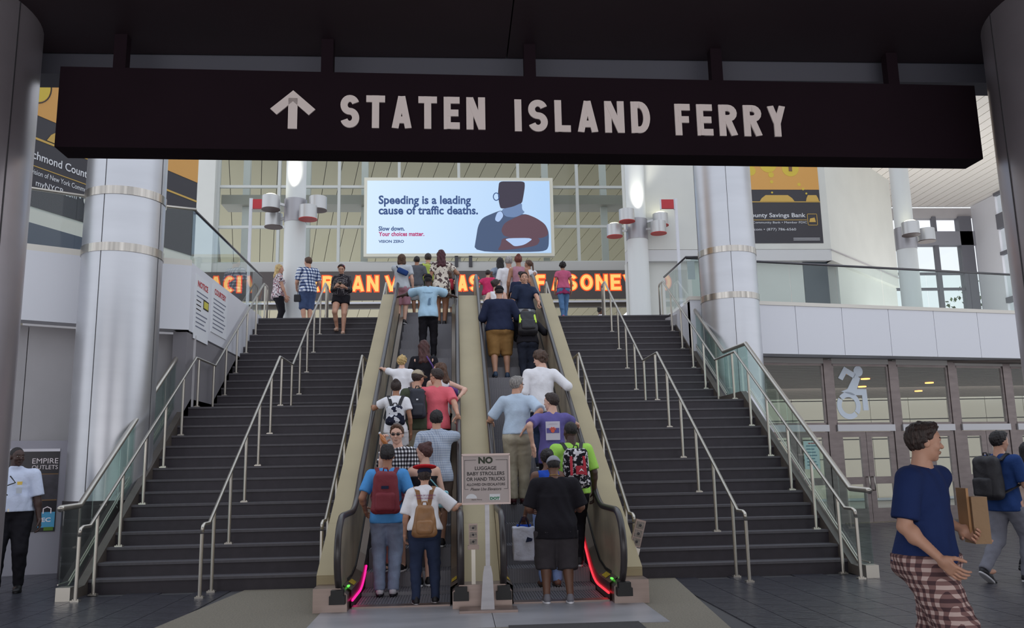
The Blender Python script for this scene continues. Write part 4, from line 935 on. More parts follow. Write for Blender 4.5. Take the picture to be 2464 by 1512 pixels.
# ================================================================ PEOPLE: smooth distance fields turned into one skin each
V3 = lambda *a: np.array(a, float)
def nrm(v): v = np.array(v, float); return v/(np.linalg.norm(v)+1e-12)
def rotm(ax, deg):
    a = math.radians(deg); c, s = math.cos(a), math.sin(a)
    return np.array({'x': [[1,0,0],[0,c,-s],[0,s,c]], 'y': [[c,0,s],[0,1,0],[-s,0,c]], 'z': [[c,-s,0],[s,c,0],[0,0,1]]}[ax], float)
class Field:
    def __init__(s, lo, hi, res):
        s.lo = np.array(lo, float); s.res = res; s.n = np.ceil((np.array(hi)-s.lo)/res).astype(int)+1
        s.V = np.full(s.n, 9.0, np.float32)
        s.ax = [s.lo[i]+res*np.arange(s.n[i]) for i in range(3)]
    def sub(s, lo, hi):
        a = np.clip(np.floor((np.array(lo)-s.lo)/s.res).astype(int), 0, s.n); b = np.clip(np.ceil((np.array(hi)-s.lo)/s.res).astype(int)+1, 0, s.n)
        sl = tuple(slice(a[i], b[i]) for i in range(3))
        X, Y, Z = (s.ax[i][sl[i]] for i in range(3))
        return sl, X[:, None, None], Y[None, :, None], Z[None, None, :]
    def put(s, sl, d, k):
        A = s.V[sl]
        if A.size == 0: return
        if k > 0:
            h = np.maximum(k-np.abs(A-d), 0)/k; s.V[sl] = np.minimum(A, d) - h*h*k*.25
        else: s.V[sl] = np.minimum(A, d)
    def cone(s, a, b, ra, rb, k=.02, clips=(), flat=None):
        a = np.array(a, float); b = np.array(b, float); m = max(ra, rb)+k+.03
        sl, X, Y, Z = s.sub(np.minimum(a, b)-m, np.maximum(a, b)+m)
        ba = b-a; L2 = ba@ba+1e-12
        px, py, pz = X-a[0], Y-a[1], Z-a[2]
        t = np.clip((px*ba[0]+py*ba[1]+pz*ba[2])/L2, 0, 1)
        d = np.sqrt((px-t*ba[0])**2+(py-t*ba[1])**2+(pz-t*ba[2])**2) - (ra+(rb-ra)*t)
        for p, n in clips: d = np.maximum(d, (X-p[0])*n[0]+(Y-p[1])*n[1]+(Z-p[2])*n[2])
        s.put(sl, d, k); return s
    def ell(s, c, r, M=None, k=.02, clips=(), cut=False):
        c = np.array(c, float); r = np.array(r, float); m = r.max()+k+.03
        sl, X, Y, Z = s.sub(c-m, c+m)
        px, py, pz = X-c[0], Y-c[1], Z-c[2]
        if M is None: q = (px, py, pz)
        else: q = tuple(px*M[0][i]+py*M[1][i]+pz*M[2][i] for i in range(3))
        k0 = np.sqrt((q[0]/r[0])**2+(q[1]/r[1])**2+(q[2]/r[2])**2); k1 = np.sqrt((q[0]/r[0]**2)**2+(q[1]/r[1]**2)**2+(q[2]/r[2]**2)**2)
        d = k0*(k0-1)/(k1+1e-6)
        for p, n in clips: d = np.maximum(d, (X-p[0])*n[0]+(Y-p[1])*n[1]+(Z-p[2])*n[2])
        if cut:
            A = s.V[sl]; s.V[sl] = np.maximum(A, -d); return s
        s.put(sl, d, k); return s
    def box(s, c, hb, r, M=None, k=.01, taper=0):
        c = np.array(c, float); hb = np.array(hb, float); m = np.linalg.norm(hb)+k+.03
        sl, X, Y, Z = s.sub(c-m, c+m); px, py, pz = X-c[0], Y-c[1], Z-c[2]
        q = (px, py, pz) if M is None else tuple(px*M[0][i]+py*M[1][i]+pz*M[2][i] for i in range(3))
        sc = 1 - taper*(q[2]/hb[2])
        e = [np.abs(q[0])/sc-(hb[0]-r), np.abs(q[1])-(hb[1]-r), np.abs(q[2])-(hb[2]-r)]
        d = np.sqrt(sum(np.maximum(x, 0)**2 for x in e)) + np.minimum(np.maximum(np.maximum(e[0], e[1]), e[2]), 0) - r
        s.put(sl, d, k); return s
    def ecyl(s, p, M, z0, z1, a0, a1, b0, b1, k=.02, yo=0.):
        """elliptic tube along the local z of frame M, radii run from (a0,b0) at z0 to (a1,b1) at z1"""
        p = np.array(p, float); m = max(abs(z0), abs(z1))+max(a0, a1, b0, b1)+k
        sl, X, Y, Z = s.sub(p-m, p+m); px, py, pz = X-p[0], Y-p[1], Z-p[2]
        q = tuple(px*M[0][i]+py*M[1][i]+pz*M[2][i] for i in range(3))
        t = np.clip((q[2]-z0)/(z1-z0), 0, 1); a = a0+(a1-a0)*t; b = b0+(b1-b0)*t
        d = (np.sqrt((q[0]/a)**2+((q[1]-yo*t)/b)**2)-1)*np.minimum(a, b)
        d = np.maximum(d, np.maximum(min(z0, z1)-q[2], q[2]-max(z0, z1)))
        s.put(sl, d, k); return s
    def clip(s, p, n):
        X, Y, Z = s.ax[0][:, None, None], s.ax[1][None, :, None], s.ax[2][None, None, :]
        s.V = np.maximum(s.V, ((X-p[0])*n[0]+(Y-p[1])*n[1]+(Z-p[2])*n[2]).astype(np.float32)); return s
    def fold(s, amp, fr=1., seed=0., vert=1.):
        X, Y, Z = s.ax[0][:, None, None]*fr, s.ax[1][None, :, None]*fr, s.ax[2][None, None, :]*fr
        n = np.sin(26*X+seed+3*np.sin(9*Z*vert+seed)+2*np.sin(13*Y))*np.sin(21*Z*vert+2.5*np.sin(11*X+seed)) + .6*np.sin(41*X+17*Z*vert+31*Y+seed*2)
        s.V = s.V + (amp*n).astype(np.float32); return s
    def surf(s):
        V = s.V; S = V < 0; res = s.res
        c = np.zeros(tuple(np.array(V.shape)-1), np.uint8)
        for i in (0, 1):
            for j in (0, 1):
                for k in (0, 1): c += S[i:V.shape[0]-1+i, j:V.shape[1]-1+j, k:V.shape[2]-1+k]
        act = (c > 0) & (c < 8); idx = np.argwhere(act)
        if len(idx) == 0: return np.zeros((0, 3)), np.zeros((0, 4), int)
        vid = np.full(act.shape, -1, np.int32); vid[act] = np.arange(len(idx))
        off = [(i, j, k) for i in (0, 1) for j in (0, 1) for k in (0, 1)]
        cv = np.stack([V[idx[:, 0]+o[0], idx[:, 1]+o[1], idx[:, 2]+o[2]] for o in off], 1)
        acc = np.zeros((len(idx), 3)); cnt = np.zeros(len(idx))
        for a in range(8):
            for b in range(a+1, 8):
                da = np.array(off[b])-np.array(off[a])
                if np.abs(da).sum() != 1: continue
                va, vb = cv[:, a], cv[:, b]; x = (va < 0) != (vb < 0)
                t = np.where(x, va/(va-vb+1e-12), 0)
                acc += (np.array(off[a]) + t[:, None]*da)*x[:, None]; cnt += x
        P = s.lo + (idx + acc/cnt[:, None])*res
        Q = []
        for ax in range(3):
            sh = [slice(None)]*3; sh2 = [slice(None)]*3; sh[ax] = slice(0, -1); sh2[ax] = slice(1, None)
            A = S[tuple(sh)]; B = S[tuple(sh2)]; e = np.argwhere(A != B); o1, o2 = [i for i in range(3) if i != ax]
            ok = (e[:, o1] > 0) & (e[:, o2] > 0) & (e[:, o1] < V.shape[o1]-1) & (e[:, o2] < V.shape[o2]-1); e = e[ok]
            u = np.zeros(3, int); u[o1] = 1; v = np.zeros(3, int); v[o2] = 1
            g = lambda q: vid[q[:, 0], q[:, 1], q[:, 2]]
            quad = np.stack([g(e-u-v), g(e-v), g(e), g(e-u)], 1)
            inside = S[e[:, 0], e[:, 1], e[:, 2]]
            flip = inside if ax != 1 else ~inside
            quad[~flip] = quad[~flip][:, ::-1]; Q.append(quad)
        return P, np.concatenate(Q)
def npmesh(name, P, Q, mats, mi=None, smooth=True):
    me = bpy.data.meshes.new(name); me.vertices.add(len(P)); me.vertices.foreach_set('co', P.astype(np.float32).ravel())
    me.loops.add(len(Q)*4); me.loops.foreach_set('vertex_index', Q.astype(np.int32).ravel())
    me.polygons.add(len(Q)); me.polygons.foreach_set('loop_start', np.arange(0, len(Q)*4, 4, dtype=np.int32))
    for m in (mats if isinstance(mats, (list, tuple)) else [mats]): me.materials.append(m)
    if mi is not None: me.polygons.foreach_set('material_index', mi.astype(np.int32))
    me.polygons.foreach_set('use_smooth', np.full(len(Q), smooth)); me.update(calc_edges=True); return me
# ---- head and hand libraries
def head_lib(res, female=False):
    F = Field((-.11, -.14, -.2), (.11, .14, .14), res)
    F.ell((0, -.012, .024), (.074, .094, .090), k=.0)
    F.ell((0, .030, -.052), (.053 if female else .058, .052, .060), k=.03)
    F.ell((0, .045, .02), (.055, .045, .06), k=.03)
    F.cone((0, .062, -.096), (0, .050, -.085), .018, .03, k=.025)
    F.cone((0, -.018, -.05), (0, -.034, -.19), .050 if not female else .044, .056 if not female else .047, k=.03)
    F.cone((0, .082, .008), (0, .104, -.022), .007, .011, k=.012); F.ell((0, .100, -.028), (.016, .012, .009), k=.01)
    for sx in (-1, 1):
        F.ell((sx*.074, -.006, -.006), (.010, .020, .031), rotm('z', sx*-18), k=.008)
        F.ell((sx*.031, .096, .006), (.016, .012, .009), cut=True)
        F.ell((sx*.031, .078, .006), (.0125, .0125, .0125), k=.0)
        F.cone((sx*.016, .090, .026), (sx*.046, .080, .026), .006, .005, k=.008)
        F.ell((sx*.040, .060, -.028), (.022, .02, .02), k=.02)
    F.ell((0, .088, -.056), (.025, .010, .006), k=.006); F.ell((0, .085, -.067), (.021, .011, .007), k=.006)
    P, Q = F.surf(); c = P[Q].mean(1); mi = np.zeros(len(Q), int)
    x = np.abs(c[:, 0]); y = c[:, 1]; z = c[:, 2]
    eye = (((x-.031)/.0125)**2+((z-.005)/.0058)**2 < 1) & (y > .072); mi[eye] = 1
    mi[eye & (np.abs(x-.031) < .0062)] = 2
    mi[(z > .024) & (z < .034) & (x > .013) & (x < .05) & (y > .066)] = 3
    mi[(z > -.073) & (z < -.050) & (x < .022) & (y > .080)] = 4
    return P, Q, mi
def hand_lib(style, res=.0052):
    curl = {'relaxed': (22, 30, 24), 'grip': (58, 62, 40), 'flat': (8, 8, 6), 'hold': (38, 48, 35)}[style]
    F = Field((-.09, -.05, -.12), (.09, .22, .05), res)
    F.cone((0, -.02, 0), (0, .02, 0), .026, .026, k=.0)
    F.box((0, .050, 0), (.040, .046, .015), .013, k=.02)
    for i, (x, L) in enumerate(((-.031, .82), (-.0105, .96), (.0105, 1.0), (.031, .93))):
        p = V3(x, .088-(.006 if i == 0 else 0), .0); a = 0; sp = (-6, -2, 2, 6)[i]
        for ln, cu, r0, r1 in ((.044, curl[0], .0098, .0090), (.028, curl[1], .0090, .0082), (.022, curl[2], .0082, .0072)):
            a += cu; d = rotm('z', -sp) @ V3(0, math.cos(math.radians(a)), -math.sin(math.radians(a)))
            q = p + d*ln*L; F.cone(p, q, r0, r1, k=.004); p = q
    p = V3(.030, .020, -.006); th = {'relaxed': 30, 'grip': 55, 'flat': 20, 'hold': 60}[style]
    for ln, (ax_, az_), r0, r1 in ((.040, (42, th*.5), .014, .012), (.032, (22, th*.9), .012, .010), (.026, (8, th*1.2), .010, .0085)):
        d = V3(math.sin(math.radians(ax_))*math.cos(math.radians(az_)), math.cos(math.radians(ax_))*math.cos(math.radians(az_)), -math.sin(math.radians(az_)))
        q = p + d*ln; F.cone(p, q, r0, r1, k=.008); p = q
    return F.surf()
HEADS = {(f, r): head_lib(r, f) for f in (0, 1) for r in (.0062, .0095)}
HANDS = {s: (hand_lib(s, .0052), hand_lib(s, .0072)) for s in ('relaxed', 'grip', 'flat', 'hold')}
def shoe_lib():
    F = Field((-.07, -.11, -.01), (.07, .22, .14), .008)
    F.cone((0, -.045, .045), (0, .06, .045), .040, .042, k=0).cone((0, .06, .035), (0, .135, .026), .042, .036, k=.03).ell((0, .15, .03), (.040, .045, .028), k=.02)
    F.cone((0, -.03, .06), (0, -.035, .10), .036, .034, k=.03); F.clip((0, 0, .098), (0, .25, .97)); F.clip((0, 0, .012), (0, 0, -1))
    a = F.surf()
    G = Field((-.08, -.12, -.02), (.08, .22, .06), .008)
    G.ecyl((0, .048, 0), np.eye(3), 0.0, .026, .050, .048, .145, .142, k=0)
    G.V = np.minimum(G.V, 9)
    return a, G.surf()
SHOE, SOLE = shoe_lib()
SKIN = {'pale': (214, 170, 150), 'fair': (198, 150, 126), 'tan': (166, 118, 92), 'brown': (110, 76, 60), 'dark': (70, 48, 42)}
def skinm(k):
    m = mat('skin_'+k, SKIN[k], .5, noise=(9, .06)); m.node_tree.nodes['Principled BSDF'].inputs['Subsurface Weight'].default_value = 0
    return m
EYEW = mat('eye_white', (200, 196, 190), .3); EYED = mat('eye_dark', (30, 22, 20), .2)
def hairm(c, name): return mat('hair_'+name, c, .55, noise=((70, 70, 9), .45), bump=((90, 90, 12), .8))
HAIR = {'black': (30, 24, 26), 'dark': (52, 38, 34), 'brown': (86, 58, 42), 'blonde': (196, 166, 112), 'grey': (136, 130, 126), 'red': (112, 54, 44), 'burgundy': (78, 34, 42), 'auburn': (76, 42, 40), 'grey_light': (166, 162, 160), 'curlybrown': (78, 56, 44)}
# ---- patterned cloth
def pattern(name, base, kind, cols, scale, rough=.8):
    if name in MATS: return MATS[name]
    m = mat(name, base, rough); nt = m.node_tree; b = nt.nodes['Principled BSDF']; N = nt.nodes.new; Lk = nt.links.new
    tc = N('ShaderNodeTexCoord'); b.inputs['Specular IOR Level'].default_value = .2
    def mixc(fac, c1, c2):
        x = N('ShaderNodeMix'); x.data_type = 'RGBA'; Lk(fac, x.inputs[0])
        for i, c in ((6, c1), (7, c2)):
            if isinstance(c, tuple): x.inputs[i].default_value = (*srgb(c), 1)
            else: Lk(c, x.inputs[i])
        return x.outputs[2]
    if kind in ('gingham', 'plaid'):
        sp = N('ShaderNodeSeparateXYZ'); Lk(tc.outputs['Object'], sp.inputs[0]); fs = []
        ad = N('ShaderNodeMath'); ad.operation = 'ADD'; Lk(sp.outputs['X'], ad.inputs[0]); Lk(sp.outputs['Y'], ad.inputs[1])
        for src, sc in ((ad.outputs[0], scale), (sp.outputs['Z'], scale)):
            mu = N('ShaderNodeMath'); mu.operation = 'MULTIPLY'; mu.inputs[1].default_value = sc; Lk(src, mu.inputs[0])
            fr = N('ShaderNodeMath'); fr.operation = 'FRACT'; Lk(mu.outputs[0], fr.inputs[0])
            g = N('ShaderNodeMath'); g.operation = 'GREATER_THAN'; g.inputs[1].default_value = .5; Lk(fr.outputs[0], g.inputs[0]); fs.append(g.outputs[0])
        c1 = mixc(fs[0], cols[0], cols[1]); c2 = mixc(fs[0], cols[1], cols[2]); out = mixc(fs[1], c1, c2)
    elif kind == 'dots':
        v = N('ShaderNodeTexVoronoi'); v.inputs['Scale'].default_value = scale; v.inputs['Randomness'].default_value = .1; Lk(tc.outputs['Object'], v.inputs[0])
        g = N('ShaderNodeMath'); g.operation = 'LESS_THAN'; g.inputs[1].default_value = .28; Lk(v.outputs['Distance'], g.inputs[0]); out = mixc(g.outputs[0], cols[0], cols[1])
    else:
        out = cols[0]
        for i, c in enumerate(cols[1:]):
            n = N('ShaderNodeTexNoise'); n.inputs['Scale'].default_value = scale*(1+.3*i); n.inputs['Detail'].default_value = 2
            mp = N('ShaderNodeMapping'); mp.inputs['Location'].default_value = (3*i, 5*i, 2*i); Lk(tc.outputs['Object'], mp.inputs[0]); Lk(mp.outputs[0], n.inputs[0])
            g = N('ShaderNodeMath'); g.operation = 'GREATER_THAN'; g.inputs[1].default_value = .54; Lk(n.outputs[0], g.inputs[0]); out = mixc(g.outputs[0], out, c)
    Lk(out, b.inputs['Base Color']); return m
def cloth(name, col, rough=.85, noise=None): return mat(name, col, rough, spec=.2, noise=noise or (7, .06), bump=(28, .25))

def ik(S, T, l1, l2, pole):
    S = np.array(S, float); T = np.array(T, float); d = T-S; L = np.linalg.norm(d); L = min(L, (l1+l2)*.999); u = nrm(d); T = S+u*L
    a = (l1*l1-l2*l2+L*L)/(2*L); hgt = math.sqrt(max(l1*l1-a*a, 0)); p = np.array(pole, float); p = p-u*(p@u); p = nrm(p)
    return S+u*a+p*hgt, T
class Person: pass
def person(label, loc, h=1.65, face=0, girth=1., belly=1., skin='fair', hair=('short', 'dark'), top=None, bottom=None, shoes=((40, 38, 42), (220, 220, 220)),
           lean=0, side=0, twist=0, head=(0, 0), feet=None, hands=None, wh=None, hstyle=('relaxed', 'relaxed'), female=False, lod=1, drop=0., bare_back=False, beard=False, shoulders=1., extra=None, seed=0):
    """a clothed figure; face = heading in degrees (0 looks away up the stairs), hands = wrist targets in body space, wh = world-space wrist targets"""
    root = thing('person', label, 'person', loc, math.radians(face))
    Rw = rotm('z', face); W2L = lambda p: Rw.T @ (np.array(p, float)-np.array(loc, float))
    g = girth; g2 = math.sqrt(g)
    res = (.0125, .0165, .0205)[lod]
    Mt = rotm('z', twist) @ rotm('x', -lean) @ rotm('y', side)
    Mp = rotm('z', twist*.4) @ rotm('x', -lean*.4) @ rotm('y', side*.4)
    hip = V3(0, -.0, .53*h-drop)
    bp = lambda x, y, z: hip + Mp @ V3(x, y, z)*h       # pelvis frame
    tp = lambda x, y, z: hip + Mt @ V3(x, y, z)*h       # torso frame
    sw = (.096 if female else .108)*shoulders*(1+.35*(g-1)); hw_ = .052*(1+.25*(g-1))
    shl = [tp(sx*sw, 0, .272) for sx in (-1, 1)]
    neck = tp(0, -.004, .305)
    hq = rotm('z', head[0]+twist) @ rotm('x', -head[1]-lean*.35) ; hs = h/1.75*(1.0)
    headc = neck + (Mt @ V3(0, .012, .0)+ nrm(V3(0, math.sin(math.radians(lean*.6+head[1]*.3)), 1))*.094)*h
    # legs
    if feet is None: feet = ((-.058, 0, 0), (.058, 0, 0))
    knees = []; ank = []
    for i, sx in enumerate((-1, 1)):
        f = V3(*feet[i][:3])*1.0; a = f + V3(0, -.0, .047*h)
        if len(feet[i]) > 3: a = f + V3(0, -.02, .047*h+feet[i][3])
        k, a2 = ik(bp(sx*hw_, 0, -.005), a, .245*h, .246*h, (sx*.12, 1, .0)); knees.append(k); ank.append(a2)
    # arms
    elb = []; wr = []
    for i, sx in enumerate((-1, 1)):
        tgt = None
        if wh and wh[i] is not None: tgt = W2L(wh[i])
        elif hands and hands[i] is not None: tgt = V3(*hands[i])*h
        if tgt is None: tgt = shl[i] + V3(sx*.045*(1+1.2*(g-1)), .035, -.300)*h
        e, w_ = ik(shl[i], tgt, .168*h, .150*h, (sx*.35, -.7, -.55)); elb.append(e); wr.append(w_)
    pr_ = Person(); pr_.root = root; pr_.h = h; pr_.tp = tp; pr_.bp = bp; pr_.Mt = Mt; pr_.shl = shl; pr_.wr = wr; pr_.elb = elb; pr_.headc = headc; pr_.hq = hq; pr_.knees = knees; pr_.ank = ank; pr_.g = g
    allp = np.array([headc, *shl, *elb, *wr, *knees, *ank, hip]); lo = allp.min(0)-.26*g; hi = allp.max(0)+.26*g; lo[2] = min(ank[0][2], ank[1][2])-.10; hi[2] = headc[2]+.02
    fm = 1. if not female else .92
    def torso(F, e, k=.045):
        F.ell(bp(0, -.004, .015), V3(.094*g*(1.04 if female else 1)*h, .066*g*h, .072*h)+e, Mp, k=0)
        F.ell(tp(0, .004+.02*(belly-1), .095), V3(.078*g*fm*(1+.3*(belly-1))*h, .060*g*belly*h, .085*h)+e, Mt, k=k)
        F.ell(tp(0, -.004, .195), V3(.090*g2*fm*h, .064*g2*h, .095*h)+e, Mt, k=k)
        F.cone(tp(-sw*.72, -.006, .262), tp(sw*.72, -.006, .262), .040*h*g2+e, .040*h*g2+e, k=k)
        F.cone(tp(-sw*.45, -.006, .278), neck, .028*h*g2+e, .026*h+e*.5, k=.03); F.cone(tp(sw*.45, -.006, .278), neck, .028*h*g2+e, .026*h+e*.5, k=.03)
        for sx in (-1, 1): F.ell(bp(sx*.044, -.030*g, -.015), V3(.050*g*h, .050*g*h, .055*h)+e, Mp, k=.03)
        if female:
            for sx in (-1, 1): F.ell(tp(sx*.042, .048, .195), V3(.037, .036, .037)*h*g2+e, Mt, k=.03)
    def leg(F, i, e, t0=0., t1=2., k=.03, flare=0.):
        sx = (-1, 1)[i]; H_ = bp(sx*hw_, 0, -.005); K = knees[i]; A_ = ank[i]
        cl = []
        def end(P0, P1, t): d = nrm(P1-P0); return [(P0+(P1-P0)*t, d)]
        if t1 <= 1: cl = end(H_, K, t1); F.cone(H_, H_+(K-H_)*t1*1.0, .060*g*h+e, (.060+(.040-.060)*t1)*g2*h+e+flare, k=k, clips=cl)
        else:
            F.cone(H_, K, .060*g*h+e, .036*g2*h+e+flare*.6, k=k)
            tt = t1-1; cl = end(K, A_, tt) if tt < 1 else [(A_+nrm(A_-K)*.02, nrm(A_-K))]
            F.cone(K, A_, .034*g2*h+e+flare*.6, .023*h+e+flare, k=.02, clips=cl)
            if e > 0: F.cone(K, A_+(K-A_)*.55+V3(0, -.008*h, 0), .035*g2*h+e, .031*g2*h+e, k=.02, clips=cl)
    # ------- skin
    F = Field(lo, hi, res*1.08); torso(F, 0)
    F.cone(neck-V3(0, 0, .01), headc-hq@V3(0, .02, .06)*hs, .034*h*fm, .031*h*fm, k=.03)
    for i, sx in enumerate((-1, 1)):
        leg(F, i, 0); F.ell(ank[i]+(knees[i]-ank[i])*.68+V3(0, -.008*h, 0), (.026*g2*h, .028*g2*h, .06*h), k=.03)
        F.ell(ank[i]+V3(0, .035*h, -.022*h), (.026*h, .062*h, .020*h), k=.03)
        F.cone(shl[i], elb[i], .032*g2*h*fm, .0235*g2*h*fm, k=.03); F.cone(elb[i], wr[i], .0240*g2*h*fm, .0155*h*fm, k=.012); F.ell(elb[i]+(wr[i]-elb[i])*.25, V3(.0245, .0245, .034)*h*fm*g2, k=.015)
    P, Q = F.surf(); mi = np.zeros(len(Q), int); Ps = [P]; Qs = [Q]; Ms = [mi]; n = len(P)
    def attach(Pl, Ql, ml, M, t, s):
        nonlocal n
        Ps.append((Pl*s) @ M.T + t); Qs.append(Ql+n); Ms.append(ml); n += len(Pl)
    hd = HEADS[(1 if female else 0, .0062 if lod == 0 else .0095)]
    hm = hd[2].copy()
    if beard:
        c = hd[0][hd[1]].mean(1); hm[(hm == 0) & (c[:, 2] < -.035) & (c[:, 1] > .02) & (c[:, 2] > -.12)] = 3
    attach(hd[0], hd[1], hm, hq, headc, hs)
    for i, sx in enumerate((-1, 1)):
        d = nrm(wr[i]-elb[i]); st = hstyle[i]
        if st == 'grip': d = nrm(d*.6+V3(0, .6, -.1)) if abs(d[2]) < .8 or True else d
        inn = V3(-sx, .25, -.1) if st == 'relaxed' else V3(0, .15, -1)     # palm direction
        if st == 'hold': inn = V3(-sx*.8, .5, .2)
        pn = inn-d*(inn@d); pn = nrm(pn); up_ = -pn; xx = np.cross(d, up_)
        M = np.stack([xx, d, up_], 1); hl = HANDS[st][0 if lod == 0 else 1]; Pl, Ql = hl
        # the library thumb sits on +x: mirror when it should point the other way
        want = V3(0, 1, .4) if st == 'relaxed' else V3(-sx, .3, .2)
        if xx @ want < 0: Pl = Pl*V3(-1, 1, 1); Ql = Ql[:, ::-1]
        attach(Pl, Ql, np.zeros(len(Ql), int), M, wr[i], h/1.75*(.93 if female else 1.02))
    hk = hair[1] if hair else 'dark'
    hmt = hairm(HAIR[hk], hk)
    P = np.concatenate(Ps); Q = np.concatenate(Qs); mi = np.concatenate(Ms)
    link('body', npmesh('body', P, Q, [skinm(skin), EYEW, EYED, hmt, mat('lips_'+skin, tuple(int(c*.82) for c in SKIN[skin]), .4)], mi), root)
    # ------- top
    def sleeves(F, e, t1, flare, k=.022):
        for i in (0, 1):
            S_, E_, W_ = shl[i], elb[i], wr[i]
            if t1 <= 0: continue
            if t1 <= 1:
                d = nrm(E_-S_); en = S_+(E_-S_)*t1; F.cone(S_, en, .0365*g2*h*fm+e, .030*g2*h*fm+e+flare, k=k, clips=[(en, d)])
            else:
                F.cone(S_, E_, .0365*g2*h*fm+e, .028*g2*h*fm+e+flare*.6, k=k); d = nrm(W_-E_); en = E_+(W_-E_)*min(t1-1, .97)
                F.cone(E_, en, .028*g2*h*fm+e+flare*.6, .022*g2*h*fm+e+flare*.6, k=.02, clips=[(en, d)])
    for tk in (top if isinstance(top, list) else [top]):
        if not tk: continue
        e = tk.get('e', .013); hem = tk.get('hem', -.035); F = Field(lo-.02, hi+.02, res); torso(F, e, .05)
        a = .098*g*h+e+tk.get('flare', .006); b = .074*g*h*(1+.55*(belly-1))+e+.006
        if hem < .09: F.ecyl(bp(0, -.006, 0), Mp, hem*h, .17*h, a+tk.get('hemx', .0), .060*g*fm*h+e, b+tk.get('hemx', .0), .040*g*h*belly+e, k=.07)
        F.fold(tk.get('fold', .0042), seed=seed+h*7+len(label), fr=1.25, vert=.8)
        if tk.get('neck', 'crew') == 'crew': F.clip(neck+Mt@V3(0, 0, .012)*h, Mt@nrm(V3(0, .22, .97)))
        elif tk['neck'] == 'strap': F.clip(tp(0, 0, .235), Mt@V3(0, 0, 1.))
        elif tk['neck'] == 'tank': F.clip(neck+Mt@V3(0, 0, .0)*h, Mt@nrm(V3(0, .25, .97))); F.clip(tp(sw*.8, 0, 0), Mt@nrm(V3(1, 0, .0))); F.clip(tp(-sw*.8, 0, 0), Mt@nrm(V3(-1, 0, .0)))
        elif tk['neck'] == 'collar': F.cone(neck+Mt@V3(0, -.004, -.01)*h, neck+Mt@V3(0, .004, .024)*h, .045*h, .042*h, k=.015, clips=[(neck+Mt@V3(0, 0, .028)*h, Mt@V3(0, -.2, .97))]); F.clip(neck+Mt@V3(0, 0, .034)*h, Mt@V3(0, .1, .99))
        if tk.get('sleeve', .6) > 0 : sleeves(F, e*.6, tk.get('sleeve', .6), tk.get('sflare', .010))
        F.clip(bp(0, 0, hem), -(Mp@V3(0, 0, 1.)))
        if tk.get('open'): pass
        P, Q = F.surf(); link(tk.get('name', 'shirt'), npmesh('shirt', P, Q, tk['mat']), root)
    # ------- bottom
    if bottom:
        th_ = [t_ for t_ in (top if isinstance(top, list) else [top]) if t_]; hm_ = min([t_.get('hem', -.035) for t_ in th_]+[.2])
        if 'waist' not in bottom: bottom['waist'] = max(-.045, min(.055, hm_+.03))
        e = bottom.get('e', .010); F = Field(lo-.02, hi+.02, res); kind = bottom.get('kind', 'trousers'); L1 = bottom.get('len', 2.)
        F.ell(bp(0, -.004, .015), V3(.096*g*(1.04 if female else 1)*h, .070*g*h, .075*h)+e, Mp, k=0)
        for sx in (-1, 1): F.ell(bp(sx*.044, -.030*g, -.015), V3(.052*g*h, .052*g*h, .058*h)+e, Mp, k=.03)
        if kind == 'skirt': F.ecyl(bp(0, 0, 0), Mp, -L1*h, .04*h, .115*g*h+bottom.get('flare', .03), .094*g*h+e, .09*g*h+bottom.get('flare', .03), .07*g*h+e, k=.03)
        else:
            for i in (0, 1): leg(F, i, e, t1=L1, flare=bottom.get('flare', .004), k=.025)
        F.fold(bottom.get('fold', .0036), seed=seed+2+h*5, vert=1.5, fr=1.2)
        F.clip(bp(0, 0, bottom.get('waist', .055)), Mp@V3(0, 0, 1.))
        P, Q = F.surf(); link(bottom.get('name', kind), npmesh(kind, P, Q, bottom['mat']), root)
    # ------- shoes
    if shoes:
        um = mat('shoe_%d_%d_%d' % shoes[0], shoes[0], .55); sm = mat('sole_%d_%d_%d' % shoes[1], shoes[1], .6)
        for i in (0, 1):
            a = ank[i]; pit = feet[i][4] if len(feet[i]) > 4 else 0; M = rotm('x', -pit) @ np.eye(3)*(h/1.75*1.02)
            M = rotm('z', (4, -4)[i]) @ M; t = a-M@V3(0, -.02, .052/1.0)-V3(0, .01, .0)*h
            t = a - (M @ V3(0, -.035, .085)) if pit else V3(a[0], a[1]+.015, a[2]-.047*h)
            s_ = link('shoe', npmesh('shoe', SHOE[0]@M.T+t, SHOE[1], um), root)
            link('sole', npmesh('sole', SOLE[0]@M.T+t, SOLE[1], sm), s_)
    # ------- hair
    if hair and hair[0] != 'bald':
        k_ = hair[0]; r_ = .0075 if lod == 0 else .0105
        F = Field((-.17, -.24, -.52), (.17, .17, .24), r_); th = .013; amp = .0036; fr = 3.6
        if k_ == 'buzz': th = .004; amp = .0008
        if k_ == 'short': F.ell((.01, .035, .080), (.066, .062, .050), k=0)
        if k_ in ('afro', 'curly'): th = .024; amp = .010; fr = 2.2
        F.ell((0, -.014, .028), (.074+th, .094+th, .090+th), k=.02)
        F.fold(amp*.8, fr=fr*1.4, seed=seed+5)
        lowz = {'buzz': -.03, 'short': -.045, 'flattop': -.01}.get(k_, -.06)
        F.clip((0, 0, lowz), (0, .35, -.93))
        # open the face
        F.clip((0, .050, .058), nrm(V3(0, .80, -.60)))
        F.clip((0, .064, .0), nrm(V3(0, 1, -.05)))
        if k_ == 'flattop': F.cone((0, -.02, .09), (0, .02, .095), .075, .07, k=.03, clips=[((0, 0, .142), (0, 0, 1))])
